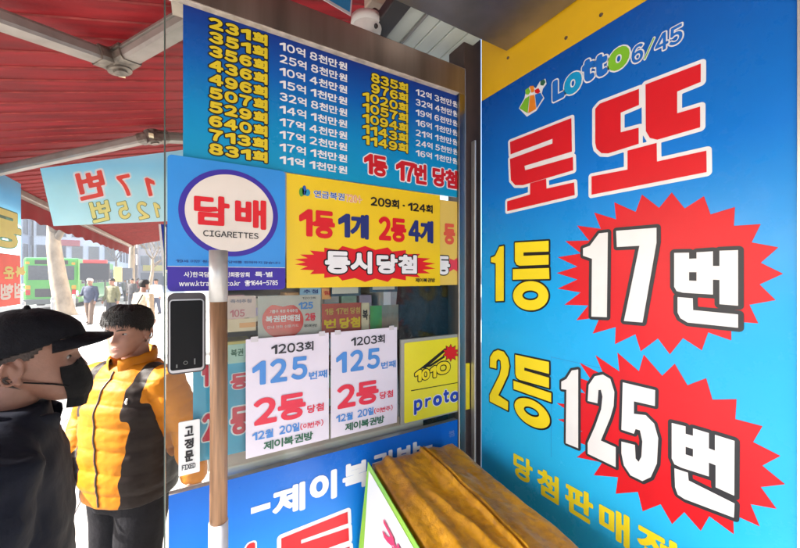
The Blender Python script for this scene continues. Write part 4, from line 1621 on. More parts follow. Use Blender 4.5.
def head_pt(phi, z, off=0., face=True):
    """surface point of the head; phi 0 = straight ahead"""
    w, yf, yb = (np.interp(z, _ht[:, 0], _ht[:, k]) for k in (1, 2, 3))
    ym = (yf + yb) / 2 + .006
    s, c = math.sin(phi), math.cos(phi)
    e = .86
    sx = math.copysign(abs(s) ** e, s) * (w + off)
    ry = (ym - yf + off) if c > 0 else (yb - ym + off)
    y = ym - math.copysign(abs(c) ** e, c) * ry
    if face and c > 0:
        G = lambda x0, sx_, z0, sz: math.exp(-((sx - x0) / sx_) ** 2 - ((z - z0) / sz) ** 2)
        d = 0.
        d += .021 * math.exp(-(sx / .0115) ** 2) * max(0, min(1, (.122 - z) / .042)) * (1 if z > .078 else math.exp(-((z - .078) / .006) ** 2))
        d += .006 * G(.013, .008, .080, .008) + .006 * G(-.013, .008, .080, .008)
        d -= .0125 * (G(.031, .015, .112, .011) + G(-.031, .015, .112, .011))
        d += .0045 * (G(.030, .022, .130, .007) + G(-.030, .022, .130, .007))
        d += .004 * (G(.043, .018, .088, .016) + G(-.043, .018, .088, .016))
        d += .005 * G(0, .020, .0515, .0045) + .0055 * G(0, .018, .0405, .0045) - .003 * G(0, .022, .046, .0022)
        d += .005 * G(0, .016, .014, .011) - .003 * G(0, .02, .030, .006)
        y -= d
    return np.array([sx, y, z])


def head_geo(nr=46, ns=56):
    V, F = [], []
    for i in range(nr):
        t = i / (nr - 1)
        z = .2245 * (t - .12 * math.sin(2 * math.pi * t) / (2 * math.pi) * 2)
        for k in range(ns):
            V.append(tuple(head_pt(2 * math.pi * k / ns, z)))
    for i in range(nr - 1):
        for k in range(ns):
            F.append((i * ns + k, i * ns + (k + 1) % ns, (i + 1) * ns + (k + 1) % ns, (i + 1) * ns + k))
    F.append(tuple(range(ns - 1, -1, -1)))
    F.append(tuple(range((nr - 1) * ns, nr * ns)))
    return V, F


def ear_geo(side):
    """helix rim, lobe and inner bowl"""
    P = []
    for k in range(15):
        t = R(-150 + 285 * k / 14)
        P.append((side * (.0775 + .010 * max(0, math.sin(t * .5 + .6))), .022 + .017 * math.sin(t) * 1.0 + .004 * math.cos(t), .100 + .029 * math.cos(t) * -1))
    r = [.0042] * 15
    g1 = tube_geo(P, r, 10)
    g2 = tube_geo([(side * .072, .016, .088), (side * .074, .020, .104), (side * .075, .024, .116)], [.008, .011, .008], 12)
    g3 = tube_geo([(side * .077, .010, .073), (side * .078, .011, .069)], [.0065, .006], 10)
    g4 = tube_geo([(side * .078, .020, .083), (side * .081, .029, .095), (side * .081, .030, .108)], [.003, .0032, .003], 10)
    return [g1, g2, g3, g4]


def xf(g, loc=(0, 0, 0), rz=0., rx=0., sc=1.):
    M = Matrix.Translation(loc) @ Matrix.Rotation(rz, 4, 'Z') @ Matrix.Rotation(rx, 4, 'X') @ Matrix.Scale(sc, 4)
    return [tuple(M @ Vector(v)) for v in g[0]], g[1]


def loft_geo(rings, n=32):
    """rings: (cx, cy, z, rx, ry) stacked upwards, closed ends"""
    V, F = [], []
    for cx, cy, z, rx, ry in rings:
        for k in range(n):
            a = 2 * math.pi * k / n
            e = .85
            V.append((cx + rx * math.copysign(abs(math.cos(a)) ** e, math.cos(a)), cy + ry * math.copysign(abs(math.sin(a)) ** e, math.sin(a)), z))
    m_ = len(rings)
    for i in range(m_ - 1):
        for k in range(n):
            F.append((i * n + k, i * n + (k + 1) % n, (i + 1) * n + (k + 1) % n, (i + 1) * n + k))
    F.append(tuple(range(n - 1, -1, -1)))
    F.append(tuple(range((m_ - 1) * n, m_ * n)))
    return V, F


def fuse(geos, voxel, smooth=4, sf=.5):
    V, F = join_geo(*geos)
    me = bpy.data.meshes.new('tmp')
    me.from_pydata(V, [], F)
    bm = bmesh.new()
    bm.from_mesh(me)
    bmesh.ops.recalc_face_normals(bm, faces=bm.faces)
    bm.to_mesh(me)
    bm.free()
    o = bpy.data.objects.new('tmp', me)
    COL.objects.link(o)
    r = o.modifiers.new('r', 'REMESH')
    r.mode = 'VOXEL'
    r.voxel_size = voxel
    if smooth:
        s = o.modifiers.new('s', 'SMOOTH')
        s.factor = sf
        s.iterations = smooth
    dg = bpy.context.evaluated_depsgraph_get()
    m2 = bpy.data.meshes.new_from_object(o.evaluated_get(dg))
    bpy.data.objects.remove(o)
    bpy.data.meshes.remove(me)
    nv = len(m2.vertices)
    co = np.empty(nv * 3)
    m2.vertices.foreach_get('co', co)
    no = np.empty(nv * 3)
    m2.vertex_normals.foreach_get('vector', no)
    faces = [tuple(p.vertices) for p in m2.polygons]
    bpy.data.meshes.remove(m2)
    return co.reshape(-1, 3), no.reshape(-1, 3), faces


def arm_path(j, s):
    return [j['sh' + s], j['el' + s], j['wr' + s]]


def hand_geo(wr, d, palm_n, side, curl=.55, sc=1.):
    """palm, four bent fingers of different lengths and a thumb from the side of the palm"""
    d = Vector(d).normalized()
    nrm = Vector(palm_n).normalized()
    u = d.cross(nrm).normalized() * side       # towards the thumb
    wr = Vector(wr)
    gs = [tube_geo([wr - d * .02, wr + d * .03, wr + d * .075], [.022, .026, .022], 12)]
    gs.append(tube_geo([wr + d * .03 + u * .018, wr + d * .078 + u * .030], [.017, .011], 10))
    gs.append(tube_geo([wr + d * .03 - u * .016, wr + d * .074 - u * .030], [.017, .011], 10))
    for k, (o, L) in enumerate(((.030, .068), (.010, .078), (-.011, .072), (-.031, .056))):
        p = wr + d * .078 + u * o
        pts, dd = [p], d.copy()
        for q, f in enumerate((.44, .31, .25)):
            dd = (Matrix.Rotation(0, 3, 'X') @ dd)
            ang = curl * (q + .6) / 1.6
            dv = (d * math.cos(ang * (q + 1) * .8) + nrm * math.sin(ang * (q + 1) * .8)).normalized()
            p = p + dv * L * f
            pts.append(p)
        gs.append(tube_geo(pts, [.0092, .0088, .008, .0066], 10))
    t0 = wr + d * .022 + u * .022
    t1 = t0 + (d * .5 + u * .75 + nrm * .25).normalized() * .038
    t2 = t1 + (d * .85 + u * .3 + nrm * .4).normalized() * .030
    t3 = t2 + (d * .9 + nrm * .45).normalized() * .022
    gs.append(tube_geo([t0, t1, t2, t3], [.015, .011, .010, .008], 10))
    return gs


def joints(h=1.70, stride=0., arms='down', swing=0.):
    k = h / 1.70
    j = dict(hip=(0, 0, .90), shL=(.175, .01, 1.375), shR=(-.175, .01, 1.375),
             elL=(.245, .03, 1.10), elR=(-.245, .03, 1.10), wrL=(.25, -.05 - swing, .865), wrR=(-.25, -.05 + swing, .865),
             hpL=(.085, 0, .90), hpR=(-.085, 0, .90),
             knL=(.095, -.02 - stride * .5, .49), knR=(-.095, -.02 + stride * .28, .49),
             anL=(.10, .02 - stride, .085), anR=(-.10, .03 + stride * .85, .10 + stride * .12))
    if swing:
        j['elL'] = (.24, .03 - swing * .4, 1.105)
        j['elR'] = (-.24, .03 + swing * .4, 1.105)
    if arms == 'pocketR':
        j['elR'] = (-.29, .07, 1.11)
        j['wrR'] = (-.20, -.09, .93)
    if arms == 'carry':
        j['elR'] = (-.25, -.02, 1.10)
        j['wrR'] = (-.21, -.22, 1.08)
    return {a: tuple(c * k for c in b) for a, b in j.items()}, k


SKIN = mat('skin', (.26, .125, .085), .5, var=.07, scale=30, bump=.06, bscale=160)


def body_mesh(j, k, head_rz=0., head_rx=0., voxel=.004, hands=True, smooth=3, hy=-.005):
    hz = 1.475 * k
    hd = xf(head_geo(), (0, hy, hz), head_rz, head_rx)
    gs = [hd] + [xf(e, (0, hy, hz), head_rz, head_rx) for s in (1, -1) for e in ear_geo(s)]
    gs.append(tube_geo([(0, .03, 1.36 * k), (0, .028, 1.44 * k), (0, .017 + hy, 1.54 * k)], [.075, .058, .056], 24))
    gs.append(loft_geo([(0, .01, .86 * k, .14, .09), (0, .0, .95 * k, .15, .10), (0, .0, 1.08 * k, .135, .09), (0, .0, 1.22 * k, .15, .10), (0, .01, 1.34 * k, .155, .095), (0, .02, 1.41 * k, .11, .065)], 28))
    for s in 'LR':
        gs.append(tube_geo([(j['sh' + s][0] * .55, .01, 1.37 * k), j['sh' + s], j['el' + s]], [.052, .05, .038], 16))
        gs.append(tube_geo([j['el' + s], j['wr' + s]], [.038, .026], 16))
        gs.append(tube_geo([j['hp' + s], j['kn' + s], j['an' + s]], [.082, .055, .036], 16))
        a = Vector(j['an' + s])
        gs.append(tube_geo([a + Vector((0, .03, -.045)), a + Vector((0, -.05, -.05)), a + Vector((0, -.14, -.062))], [.036, .036, .024], 14))
        if hands:
            d = Vector(j['wr' + s]) - Vector(j['el' + s])
            side = 1 if s == 'L' else -1
            gs += hand_geo(j['wr' + s], d, (-side, -.1, 0) if abs(d.z) > .1 else (0, 0, -1), -1 if s == 'L' else 1)
    return fuse(gs, voxel, smooth)


def emit(name, parent, geo, mats, mi=None):
    return mesh(name, geo[0], geo[2] if len(geo) == 3 else geo[1], mats, parent, mi, smooth=True, local=True)


def head_shell(cond, off, nr=60, ns=90, z0=-.002, z1=.2244, rough=0., inner=-.004, freq=60., seed=0.):
    """closed shell following the head where cond(phi,z) > 0; thickness fades at its border"""
    V, F, K = [], [], []
    for i in range(nr):
        z = z0 + (z1 - z0) * (1 - (1 - i / (nr - 1)) ** 1.35)
        for k in range(ns):
            p = 2 * math.pi * k / ns
            pp = p if p < math.pi else p - 2 * math.pi
            c = cond(pp, z)
            o = off(pp, z) * min(1., max(0., c) * 1.0 + (.25 if c > 0 else 0))
            if rough:
                o += rough * noise.noise(Vector((math.cos(p) * freq * .12, math.sin(p) * freq * .12, z * freq * .35 + seed))) * (1 if c > 0 else 0)
            q = head_pt(p, max(0., min(.2244, z)), o, face=False)
            q[2] += o * max(0, (z - .15) / .075)
            V.append(tuple(q))
            K.append(c > 0)
    n0 = len(V)
    for i in range(nr):
        for k in range(ns):
            z = z0 + (z1 - z0) * (1 - (1 - i / (nr - 1)) ** 1.35)
            V.append(tuple(head_pt(2 * math.pi * k / ns, max(0., min(.2244, z)), inner, face=False)))
    quads = set()
    for i in range(nr - 1):
        for k in range(ns):
            if K[i * ns + k] and K[i * ns + (k + 1) % ns] and K[(i + 1) * ns + k] and K[(i + 1) * ns + (k + 1) % ns]:
                quads.add((i, k))
    for i, k in quads:
        a, b, c, d = i * ns + k, i * ns + (k + 1) % ns, (i + 1) * ns + (k + 1) % ns, (i + 1) * ns + k
        F.append((a, b, c, d))
        F.append((a + n0, d + n0, c + n0, b + n0))
        if (i, (k - 1) % ns) not in quads:
            F.append((a, d, d + n0, a + n0))
        if (i, (k + 1) % ns) not in quads:
            F.append((b, b + n0, c + n0, c))
        if (i - 1, k) not in quads:
            F.append((a, a + n0, b + n0, b))
        if (i + 1, k) not in quads:
            F.append((d, c, c + n0, d + n0))
    top = [((nr - 1) * ns + k) for k in range(ns)]
    if all(K[t] for t in top):
        F.append(tuple(top))
    return V, F


HAIRM = mat('black hair', (.005, .004, .004), .5, spec=.25, var=.4, scale=60, bump=.6, bscale=220)
EYEW = mat('eye white', (.22, .20, .19), .35)
EYED = mat('dark iris', (.02, .012, .01), .15)
BROW = mat('eyebrow hair', (.02, .016, .014), .7)


def eyes(t, k, rz, rx, hy=-.005):
    hz = 1.475 * k
    for s in (1, -1):
        p = head_pt(math.asin(min(1, .031 / .09)) * s, .112)
        e = tube_geo([(s * .031 - .008, p[1] + .0035, .112), (s * .031 + .008, p[1] + .0035, .112)], [.0058, .0058], 12)
        emit('eye', t, xf(e, (0, hy, hz), rz, rx), EYEW).parent = t
        ir = tube_geo([(s * .031, p[1] - .0002, .112), (s * .031, p[1] - .0030, .112)], [.0045, .0038], 12)
        emit('iris', t, xf(ir, (0, hy, hz), rz, rx), EYED)
        b = []
        for q in range(7):
            x = s * (.016 + .032 * q / 6)
            pp = head_pt(math.asin(x / .085), .131)
            b.append((x, pp[1] - .001, .1295 + .004 * math.sin(math.pi * q / 6 * .8)))
        emit('eyebrow', t, xf(tube_geo(b, [.0022, .003, .003, .003, .0028, .0024, .0015], 8), (0, hy, hz), rz, rx), BROW)
    lip = [(x, head_pt(math.asin(x / .085), .046)[1] + .0005, .0462) for x in np.linspace(-.022, .022, 9)]
    emit('lips', t, xf(tube_geo(lip, [.001, .003, .0042, .0048, .0042, .0048, .0042, .003, .001], 10), (0, hy, hz), rz, rx), mat('lips', (.36, .14, .11), .45))


def person(label, at, rz, h, jacket, trousers, shoes, hair, stride=0., arms='down', swing=0., group=None, voxel=.013):
    j, k = joints(h, stride, arms, swing)
    t = thing('person', label, 'person', (at.x, at.y, 0), rz, group)
    emit('body', t, body_mesh(j, k, 0, 0, .010, True, 2), SKIN)
    coat = [loft_geo([(0, .0, .80 * k, .185, .13), (0, .0, .95 * k, .19, .135), (0, 0, 1.1 * k, .185, .13), (0, 0, 1.25 * k, .195, .13), (0, .01, 1.36 * k, .185, .11), (0, .02, 1.43 * k, .09, .08)], 24)]
    for s in 'LR':
        w = Vector(j['wr' + s])
        e = Vector(j['el' + s])
        coat.append(tube_geo([(j['sh' + s][0] * .8, .01, 1.36 * k), j['sh' + s], tuple(e), tuple(e + (w - e) * .92)], [.075, .075, .062, .05], 14))
    co, no, fc = fuse(coat, voxel, 3)
    co = co + no * np.array([[.006 * noise.noise(Vector(c * 14))] for c in co])
    emit('jacket', t, (co, no, fc), jacket)
    tr_ = []
    for s in 'LR':
        a = Vector(j['an' + s])
        tr_.append(tube_geo([tuple(Vector(j['hp' + s]) + Vector((0, 0, .03))), j['kn' + s], tuple(a + Vector((0, 0, -.03)))], [.11, .08, .066], 14))
    tr_.append(loft_geo([(0, 0, .80 * k, .15, .11), (0, 0, 1.0 * k, .165, .115)], 20))
    emit('trousers', t, fuse(tr_, voxel, 3), trousers)
    for s in 'LR':
        a = Vector(j['an' + s])
        emit('shoe', t, tube_geo([a + Vector((0, .045, -.04)), a + Vector((0, -.05, -.042)), a + Vector((0, -.16, -.055))], [.045, .046, .032], 12), shoes)
    hz = 1.475 * k
    if hair:
        emit('hair', t, xf(head_shell(lambda p, z: (z - (.150 if abs(p) < 1.0 else .12 if abs(p) < 1.9 else .05)) / .01, lambda p, z: .014, 24, 36, rough=.004), (0, -.005, hz)), hair)
    return t, j, k


# ---- man in the mustard jacket
yd = 1.66
yp = at_depth(131, yd)
f_cam = Vector((-.22, -.975))          # facing, in (right, forward)
fw = Vector((f_cam.x * CU + f_cam.y * SU, -f_cam.x * SU + f_cam.y * CU))
yrz = math.atan2(fw.y, fw.x) + math.pi / 2
jy, ky = joints(1.69, .05, 'down')
jy['elL'] = (.275, .06, 1.11)
jy['wrL'] = (.345, .02, .905)
jy['elR'] = (-.285, .02, 1.115)
jy['wrR'] = (-.19, -.16, .93)
ym = thing('person', 'man in a bright mustard puffer jacket with brown side panels and grey trousers', 'person', (yp.x, yp.y, 0), yrz)
ym.scale = (.98, .98, .98)
HRZ = .22
emit('body', ym, body_mesh(jy, ky, HRZ, .06, .0042, True, 2), SKIN)
eyes(ym, ky, HRZ, .06)


def yhair(p, z):
    a = abs(p)
    low = .155 if a < .8 else .155 - (a - .8) * .07 if a < 1.2 else .122 if a < 1.62 else .122 - (a - 1.62) * .13 if a < 2.2 else .045
    return (z - low) / .012


def strands(cond, off, n, L, seed):
    rr = random.Random(seed)
    V, F = [], []
    while n:
        p, z = rr.uniform(-math.pi, math.pi), rr.uniform(.04, .205)
        if cond(p, z) < .4:
            continue
        n -= 1
        o = off(p, z) + .010 * max(0, (z - .15) / .075)
        l = L * rr.uniform(.6, 1.3)
        dp_ = rr.uniform(-.10, .10) + (-.25 * p if z > .16 else 0) * .3
        a = head_pt(p, z, o + .001, face=False)
        b = head_pt(p + dp_ * .5, max(.03, z - l * .5), off(p, z - l * .5) + .004 + rr.uniform(0, .003), face=False)
        c = head_pt(p + dp_, max(.03, z - l), off(p, z - l) + .002 + rr.uniform(0, .006), face=False)
        if z > .15:
            a[2] += o * max(0, (z - .15) / .075)
        w = .0022
        t = np.array([math.cos(p), math.sin(p), 0]) * w
        k = len(V)
        V += [tuple(a - t), tuple(a + t), tuple(b + t * .7), tuple(b - t * .7), tuple(c)]
        F += [(k, k + 1, k + 2, k + 3), (k + 3, k + 2, k + 4)]
    return V, F


yoff = lambda p, z: .009 + .006 * max(0, z - .12) / .1 + .004 * math.cos(p)
emit('hair_strands', ym, xf(strands(yhair, yoff, 2600, .022, 5), (0, -.005, 1.475 * ky), HRZ, .06), HAIRM)
emit('hair', ym, xf(head_shell(yhair, lambda p, z: .009 + .006 * max(0, z - .12) / .1 + .004 * math.cos(p), 70, 110, rough=.005, freq=110), (0, -.005, 1.475 * ky), HRZ, .06), HAIRM)
JY = [loft_geo([(0, .0, .800, .178, .128), (0, .0, .818, .205, .155), (0, 0, .90, .218, .168), (0, 0, 1.12, .215, .165), (0, .0, 1.24, .215, .16), (0, .01, 1.33, .205, .14), (0, .02, 1.395, .15, .105), (0, .025, 1.425, .095, .09)], 36)]
for s in 'LR':
    e, w = Vector(jy['el' + s]), Vector(jy['wr' + s])
    JY.append(tube_geo([(jy['sh' + s][0] * .72, .012, 1.352), Vector(jy['sh' + s]) + Vector((0, 0, -.012)), e, e + (w - e) * .90], [.078, .088, .076, .058], 20))
co, no, fc = fuse(JY, .0062, 4)
el_ = {s: (np.array(jy['sh' + s]), np.array(jy['el' + s]), np.array(jy['wr' + s])) for s in 'LR'}


def seg_t(p, a, b):
    d = b - a
    t = np.clip(((p - a) @ d) / (d @ d), 0, 1)
    return t, np.linalg.norm(p - a - np.outer(t, d), axis=1)


sleeve = np.zeros(len(co), int)
quilt = np.zeros(len(co))
tor = (co[:, 2] + .35 * np.abs(co[:, 0]) * .25) / .098
quilt[:] = np.abs(np.sin(np.pi * tor))
for n_, s in ((1, 'L'), (2, 'R')):
    a, b, c = el_[s]
    t1, d1 = seg_t(co, a, b)
    t2, d2 = seg_t(co, b, c)
    Ls = np.where(d1 < d2, t1 * np.linalg.norm(b - a), np.linalg.norm(b - a) + t2 * np.linalg.norm(c - b))
    m_ = (np.minimum(d1, d2) < .100) & (np.abs(co[:, 0]) > .185) & (co[:, 2] < 1.36) | (np.abs(co[:, 0]) > .225)
    m_ &= (np.sign(co[:, 0]) == (1 if s == 'L' else -1))
    sleeve[m_] = n_
    quilt = np.where(m_, np.abs(np.sin(np.pi * (Ls + .02) / .092)), quilt)
puff = .008 * (np.power(np.clip(quilt, 0, 1), .45) - .75)
wr_ = np.array([noise.noise(Vector((c[0] * 9, c[1] * 9, c[2] * 26))) * .0045 + noise.noise(Vector((c[0] * 30, c[1] * 30, c[2] * 55))) * .0022 for c in co])
fade = np.clip((co[:, 2] - .80) / .02, 0, 1)
co = co + no * ((puff * fade + wr_)[:, None])
BV = BVHTree.FromPolygons([Vector(c) for c in co], fc)
fcen = np.array([co[list(f)].mean(0) for f in fc])
fs = np.array([np.bincount(sleeve[list(f)], minlength=3).argmax() for f in fc])
x_, y_, z_ = fcen[:, 0], fcen[:, 1], fcen[:, 2]
ax_ = np.abs(x_)
X_, Y_, Z_ = co[:, 0], co[:, 1], co[:, 2]
A_ = np.abs(X_)
br = (sleeve == 0) & (A_ > .148 - np.clip((1.16 - Z_) * .16, 0, .035)) & (Z_ < 1.27)
br |= (Z_ >= 1.20) & (A_ > .112) & (A_ < .168) & (sleeve == 0)
br |= (sleeve == 0) & (Y_ > .06) & (Z_ < 1.2)
br |= (sleeve == 0) & (Z_ < .87) & (A_ > .085 + (Z_ - .80) * .7)
att = br.astype(float)
E_ = np.array([(f[i], f[(i + 1) % len(f)]) for f in fc for i in range(len(f))])
deg = np.bincount(E_[:, 0], minlength=len(co)).astype(float)
for _ in range(9):
    att = .4 * att + .6 * np.bincount(E_[:, 0], weights=att[E_[:, 1]], minlength=len(co)) / np.maximum(deg, 1)
MUST = mat('mustard nylon', (.40, .135, .003), .55, var=.10, scale=8, bump=.2, bscale=35, spec=.15)
BRWN = mat('dark brown nylon', (.016, .009, .007), .6, spec=.2, var=.15, scale=8, bump=.15, bscale=35)
JKT = MUST.copy()
JKT.name = 'two colour nylon'
nt = JKT.node_tree
at_ = nt.nodes.new('ShaderNodeAttribute')
at_.attribute_name = 'panel'
st_ = nt.nodes.new('ShaderNodeMath')
st_.operation = 'GREATER_THAN'
st_.inputs[1].default_value = .5
nt.links.new(at_.outputs['Fac'], st_.inputs[0])
mxc = nt.nodes.new('ShaderNodeMixRGB')
pj = nt.nodes['Principled BSDF']
nt.links.new(st_.outputs[0], mxc.inputs[0])
nt.links.new(pj.inputs['Base Color'].links[0].from_socket, mxc.inputs[1])
mxc.inputs[2].default_value = (.010, .005, .0035, 1)
nt.links.new(mxc.outputs[0], pj.inputs['Base Color'])
jk = emit('jacket', ym, (co, no, fc), JKT)
jk.data.attributes.new('panel', 'FLOAT', 'POINT').data.foreach_set('value', att)
# stand collar, turned open at the front
V, F = [], []
nc = 64
for i, (dz_, dr, inn) in enumerate(((0, 0, 0), (.022, .006, 0), (.05, .010, 0), (.074, .008, 0), (.082, .001, 0), (.076, -.009, 0), (.04, -.012, 0), (.0, -.012, 0))):
    for k in range(nc + 1):
        p = R(-172 + 344 * k / nc)        # 0 = nape
        rx_, ry_ = .083 + dr, .086 + dr
        open_ = .016 * max(0, abs(p) - 2.2)
        V.append((math.sin(p) * rx_ + (open_ if p > 0 else -open_), .018 + math.cos(p) * ry_ - (.010 if abs(p) > 2.3 else 0), 1.412 + dz_ - .018 * (1 - math.cos(p)) + .002 * math.sin(k * .9)))
for i in range(7):
    for k in range(nc):
        a = i * (nc + 1) + k
        F.append((a, a + 1, a + nc + 2, a + nc + 1))
emit('collar', ym, (V, F), MUST)


def front(x, z):
    h = BV.ray_cast(Vector((x, -1, z)), Vector((0, 1, 0)))
    return h[0]


zp = [front(.004 + .012 * math.sin(z * 9), z) for z in np.linspace(1.40, .83, 40)]
zp = [p + Vector((0, -.002, 0)) for p in zp if p]
emit('zipper', ym, tube_geo(zp, [.0038] * len(zp), 8), mat('zip tape', (.05, .035, .03), .5))
pp = front(.125, 1.285)
emit('snap', ym, tube_geo([pp + Vector((0, .003, .012)), pp + Vector((0, -.004, 0)), pp + Vector((0, .002, -.014))], [.004, .0055, .004], 10), mat('pale snap', (.7, .68, .66), .3, .5))
TRG = mat('charcoal wool', (.008, .0077, .0095), .9, spec=.1, var=.2, scale=30, bump=.3, bscale=60)
trs = []
for s in 'LR':
    a = Vector(jy['an' + s])
    trs.append(tube_geo([Vector(jy['hp' + s]) + Vector((0, 0, .05)), jy['kn' + s], a + Vector((0, 0, -.03))], [.122, .092, .078], 20))
trs.append(loft_geo([(0, 0, .76, .165, .125), (0, 0, .98, .175, .128)], 24))
co, no, fc = fuse(trs, .008, 4)
co = co + no * np.array([[.007 * noise.noise(Vector((c[0] * 7, c[1] * 7, c[2] * 10)))] for c in co])
emit('trousers', ym, (co, no, fc), TRG)
for s in 'LR':
    a = Vector(jy['an' + s])
    emit('shoe', ym, tube_geo([a + Vector((0, .05, -.045)), a + Vector((0, -.05, -.045)), a + Vector((0, -.165, -.056))], [.05, .048, .034], 14), mat('black leather', (.02, .02, .02), .4))

# ---- man in the black cap and mask, seen in profile
md = .85
mp = at_depth(1, md)
ra = math.atan2((42 - CX) / FPX, 1)
fc_ = Vector((math.cos(ra), -math.sin(ra)))       # facing at right angles to the line of sight, to the right
fw = Vector((fc_.x * CU + fc_.y * SU, -fc_.x * SU + fc_.y * CU))
mrz = math.atan2(fw.y, fw.x) + math.pi / 2 + R(-4)
jm, km = joints(1.685, .04, 'down')
mm = thing('person', 'man in profile wearing a black cap, black face mask and dark navy jacket', 'person', (mp.x, mp.y, 0), mrz)
mm.scale = (1.012, 1.012, 1.012)
SK2 = mat('tanned skin', (.19, .085, .055), .5, var=.10, scale=40, bump=.10, bscale=140)
HX = -.03
emit('body', mm, body_mesh(jm, km, 0, HX, .0036, True, 2, -.05), SK2)
eyes(mm, km, 0, HX, -.05)
hl = (0, -.05, 1.475 * km)
CAPM = mat('black cotton twill', (.005, .005, .007), .85, spec=.15, var=.25, scale=50, bump=.3, bscale=180)


def capc(p, z):
    low = .158 if abs(p) < .9 else .158 - (abs(p) - .9) * .032
    return (z - low) / .006


emit('cap', mm, xf(head_shell(capc, lambda p, z: .010 + .003 * min(1, max(0, (z - .16) / .06)) + .006 * math.cos(p) ** 2 * min(1, max(0, (.215 - z) / .03)), 70, 100, rough=.0015, freq=30), hl, 0, HX), CAPM)
V, F = [], []
NB, MB = 40, 14
for top_ in (0, 1):
    for i in range(MB + 1):
        v = i / MB
        for k in range(NB + 1):
            u = -1 + 2 * k / NB
            p = u * 1.12
            b = head_pt(p, .162, .012, face=False)
            ext = .062 * (1 - abs(u) ** 4.5) * v
            V.append((b[0] * (1 + .06 * v), b[1] - ext, .166 - .008 * v - .020 * (u * u) * (.35 + .65 * v) + (.0 if top_ else -.006)))
q = (NB + 1) * (MB + 1)
for i in range(MB):
    for k in range(NB):
        a = i * (NB + 1) + k
        F.append((a, a + 1, a + NB + 2, a + NB + 1))
        F.append((a + q, a + q + NB + 1, a + q + NB + 2, a + q + 1))
for k in range(NB):
    a = MB * (NB + 1) + k
    F.append((a, a + 1, a + 1 + q, a + q))
emit('brim', mm, xf((V, F), hl, 0, HX), CAPM)
zt_ = .2244
emit('cap_button', mm, xf(tube_geo([(0, .0, zt_ + .012), (0, .0, zt_ + .017)], [.008, .006], 12), hl, 0, HX), CAPM)
# mask: a folded cup over nose, mouth and chin
MASKM = mat('black mask fabric', (.004, .004, .005), .75, spec=.15, var=.2, scale=60, bump=.2, bscale=200)
V, F = [], []
NI, NK = 26, 36
for sh in (0, 1):
    for i in range(NI + 1):
        v = i / NI
        z = -.020 + .112 * v
        for k in range(NK + 1):
            u = -1 + 2 * k / NK
            wid = .92 + .34 * (1 - v) ** 1.4
            p = u * wid
            b = head_pt(p, max(.004, z), .004, face=False)
            cup = (.019 * math.sin(math.pi * min(1, (v * .85 + .15))) ** .8) * (1 - abs(u) ** 1.5) + .004 * math.exp(-(u / .1) ** 2)
            b[1] -= cup
            b[2] = z - .006 * (1 - u * u) * (1 - v) + .010 * math.exp(-(u / .35) ** 2) * v
            if sh:
                b[1] += .003
            V.append(tuple(b))
q = (NI + 1) * (NK + 1)
for i in range(NI):
    for k in range(NK):
        a = i * (NK + 1) + k
        F.append((a, a + 1, a + NK + 2, a + NK + 1))
        F.append((a + q, a + q + NK + 1, a + q + NK + 2, a + q + 1))
mk = emit('mask', mm, xf((V, F), hl, 0, HX), MASKM)
for s in (1, -1):
    a = head_pt(s * .98, .040, .006, face=False)
    b = head_pt(s * 1.0, .085, .006, face=False)
    mid1 = head_pt(s * 1.38, .070, .004, face=False)
    e1_ = np.array([s * .080, .022, .078])
    emit('ear_loop', mm, xf(tube_geo([a, head_pt(s * 1.25, .052, .003, face=False), e1_], [.0018] * 3, 8), hl, 0, HX), MASKM).parent = mm
# side hair, cropped
emit('hair', mm, xf(head_shell(lambda p, z: min((z - (.100 + max(0, 1.62 - abs(p)) * .11 if abs(p) < 1.75 else .045 if abs(p) > 2.0 else .08)) / .01, (.165 - z) / .01), lambda p, z: .0035, 60, 90, rough=.0006), hl, 0, HX), mat('cropped grey hair', (.035, .024, .02), .8, var=.5, scale=160, bump=.4, bscale=260))
# jacket
JM = [loft_geo([(0, .0, .74, .20, .125), (0, 0, .90, .215, .13), (0, 0, 1.05, .215, .132), (0, -.002, 1.2, .222, .132), (0, .005, 1.34, .215, .122), (0, .01, 1.42, .165, .105), (0, .008, 1.468, .098, .092)], 36)]
for s in 'LR':
    e, w = Vector(jm['el' + s]), Vector(jm['wr' + s])
    JM.append(tube_geo([(jm['sh' + s][0] * .7, .010, 1.385), Vector(jm['sh' + s]) + Vector((0, 0, .022)), e, e + (w - e) * .93], [.082, .092, .078, .06], 20))
co, no, fc = fuse(JM, .0065, 4)
dsp = []
for c in co:
    fold = .010 * noise.noise(Vector((c[0] * 6, c[1] * 6, c[2] * 11))) + .0045 * noise.noise(Vector((c[0] * 17, c[1] * 17, c[2] * 26)))
    fold += .004 * math.sin((c[2] * 1.0 + c[0] * .5) * 52 + 3 * noise.noise(Vector(c * 5))) * (1 if abs(c[0]) > .19 else .25)
    dsp.append([fold])
co = co + no * np.array(dsp)
NAV = mat('dark navy nylon', (.004, .0055, .012), .7, spec=.12, var=.2, scale=9, bump=.2, bscale=45)
emit('jacket', mm, (co, no, fc), NAV)
V, F = [], []
for i, (dz_, dr) in enumerate(((-.01, .004), (.02, .016), (.045, .022), (.062, .020), (.066, .012), (.055, .004), (.02, -.002), (-.01, -.006))):
    for k in range(nc + 1):
        p = R(-165 + 330 * k / nc)
        rx_, ry_ = .090 + dr, .094 + dr
        fl_ = max(0, abs(p) - 1.9)
        V.append((math.sin(p) * rx_ + math.copysign(.018 * fl_, p), .018 + math.cos(p) * ry_ - .012 * fl_ * (1 if dz_ > 0 else .6), 1.456 + dz_ - .040 * (1 - math.cos(p)) + .004 * noise.noise(Vector((k * .2, i, 0)))))
for i in range(7):
    for k in range(nc):
        a = i * (nc + 1) + k
        F.append((a, a + 1, a + nc + 2, a + nc + 1))
emit('collar', mm, (V, F), NAV)
trs = []
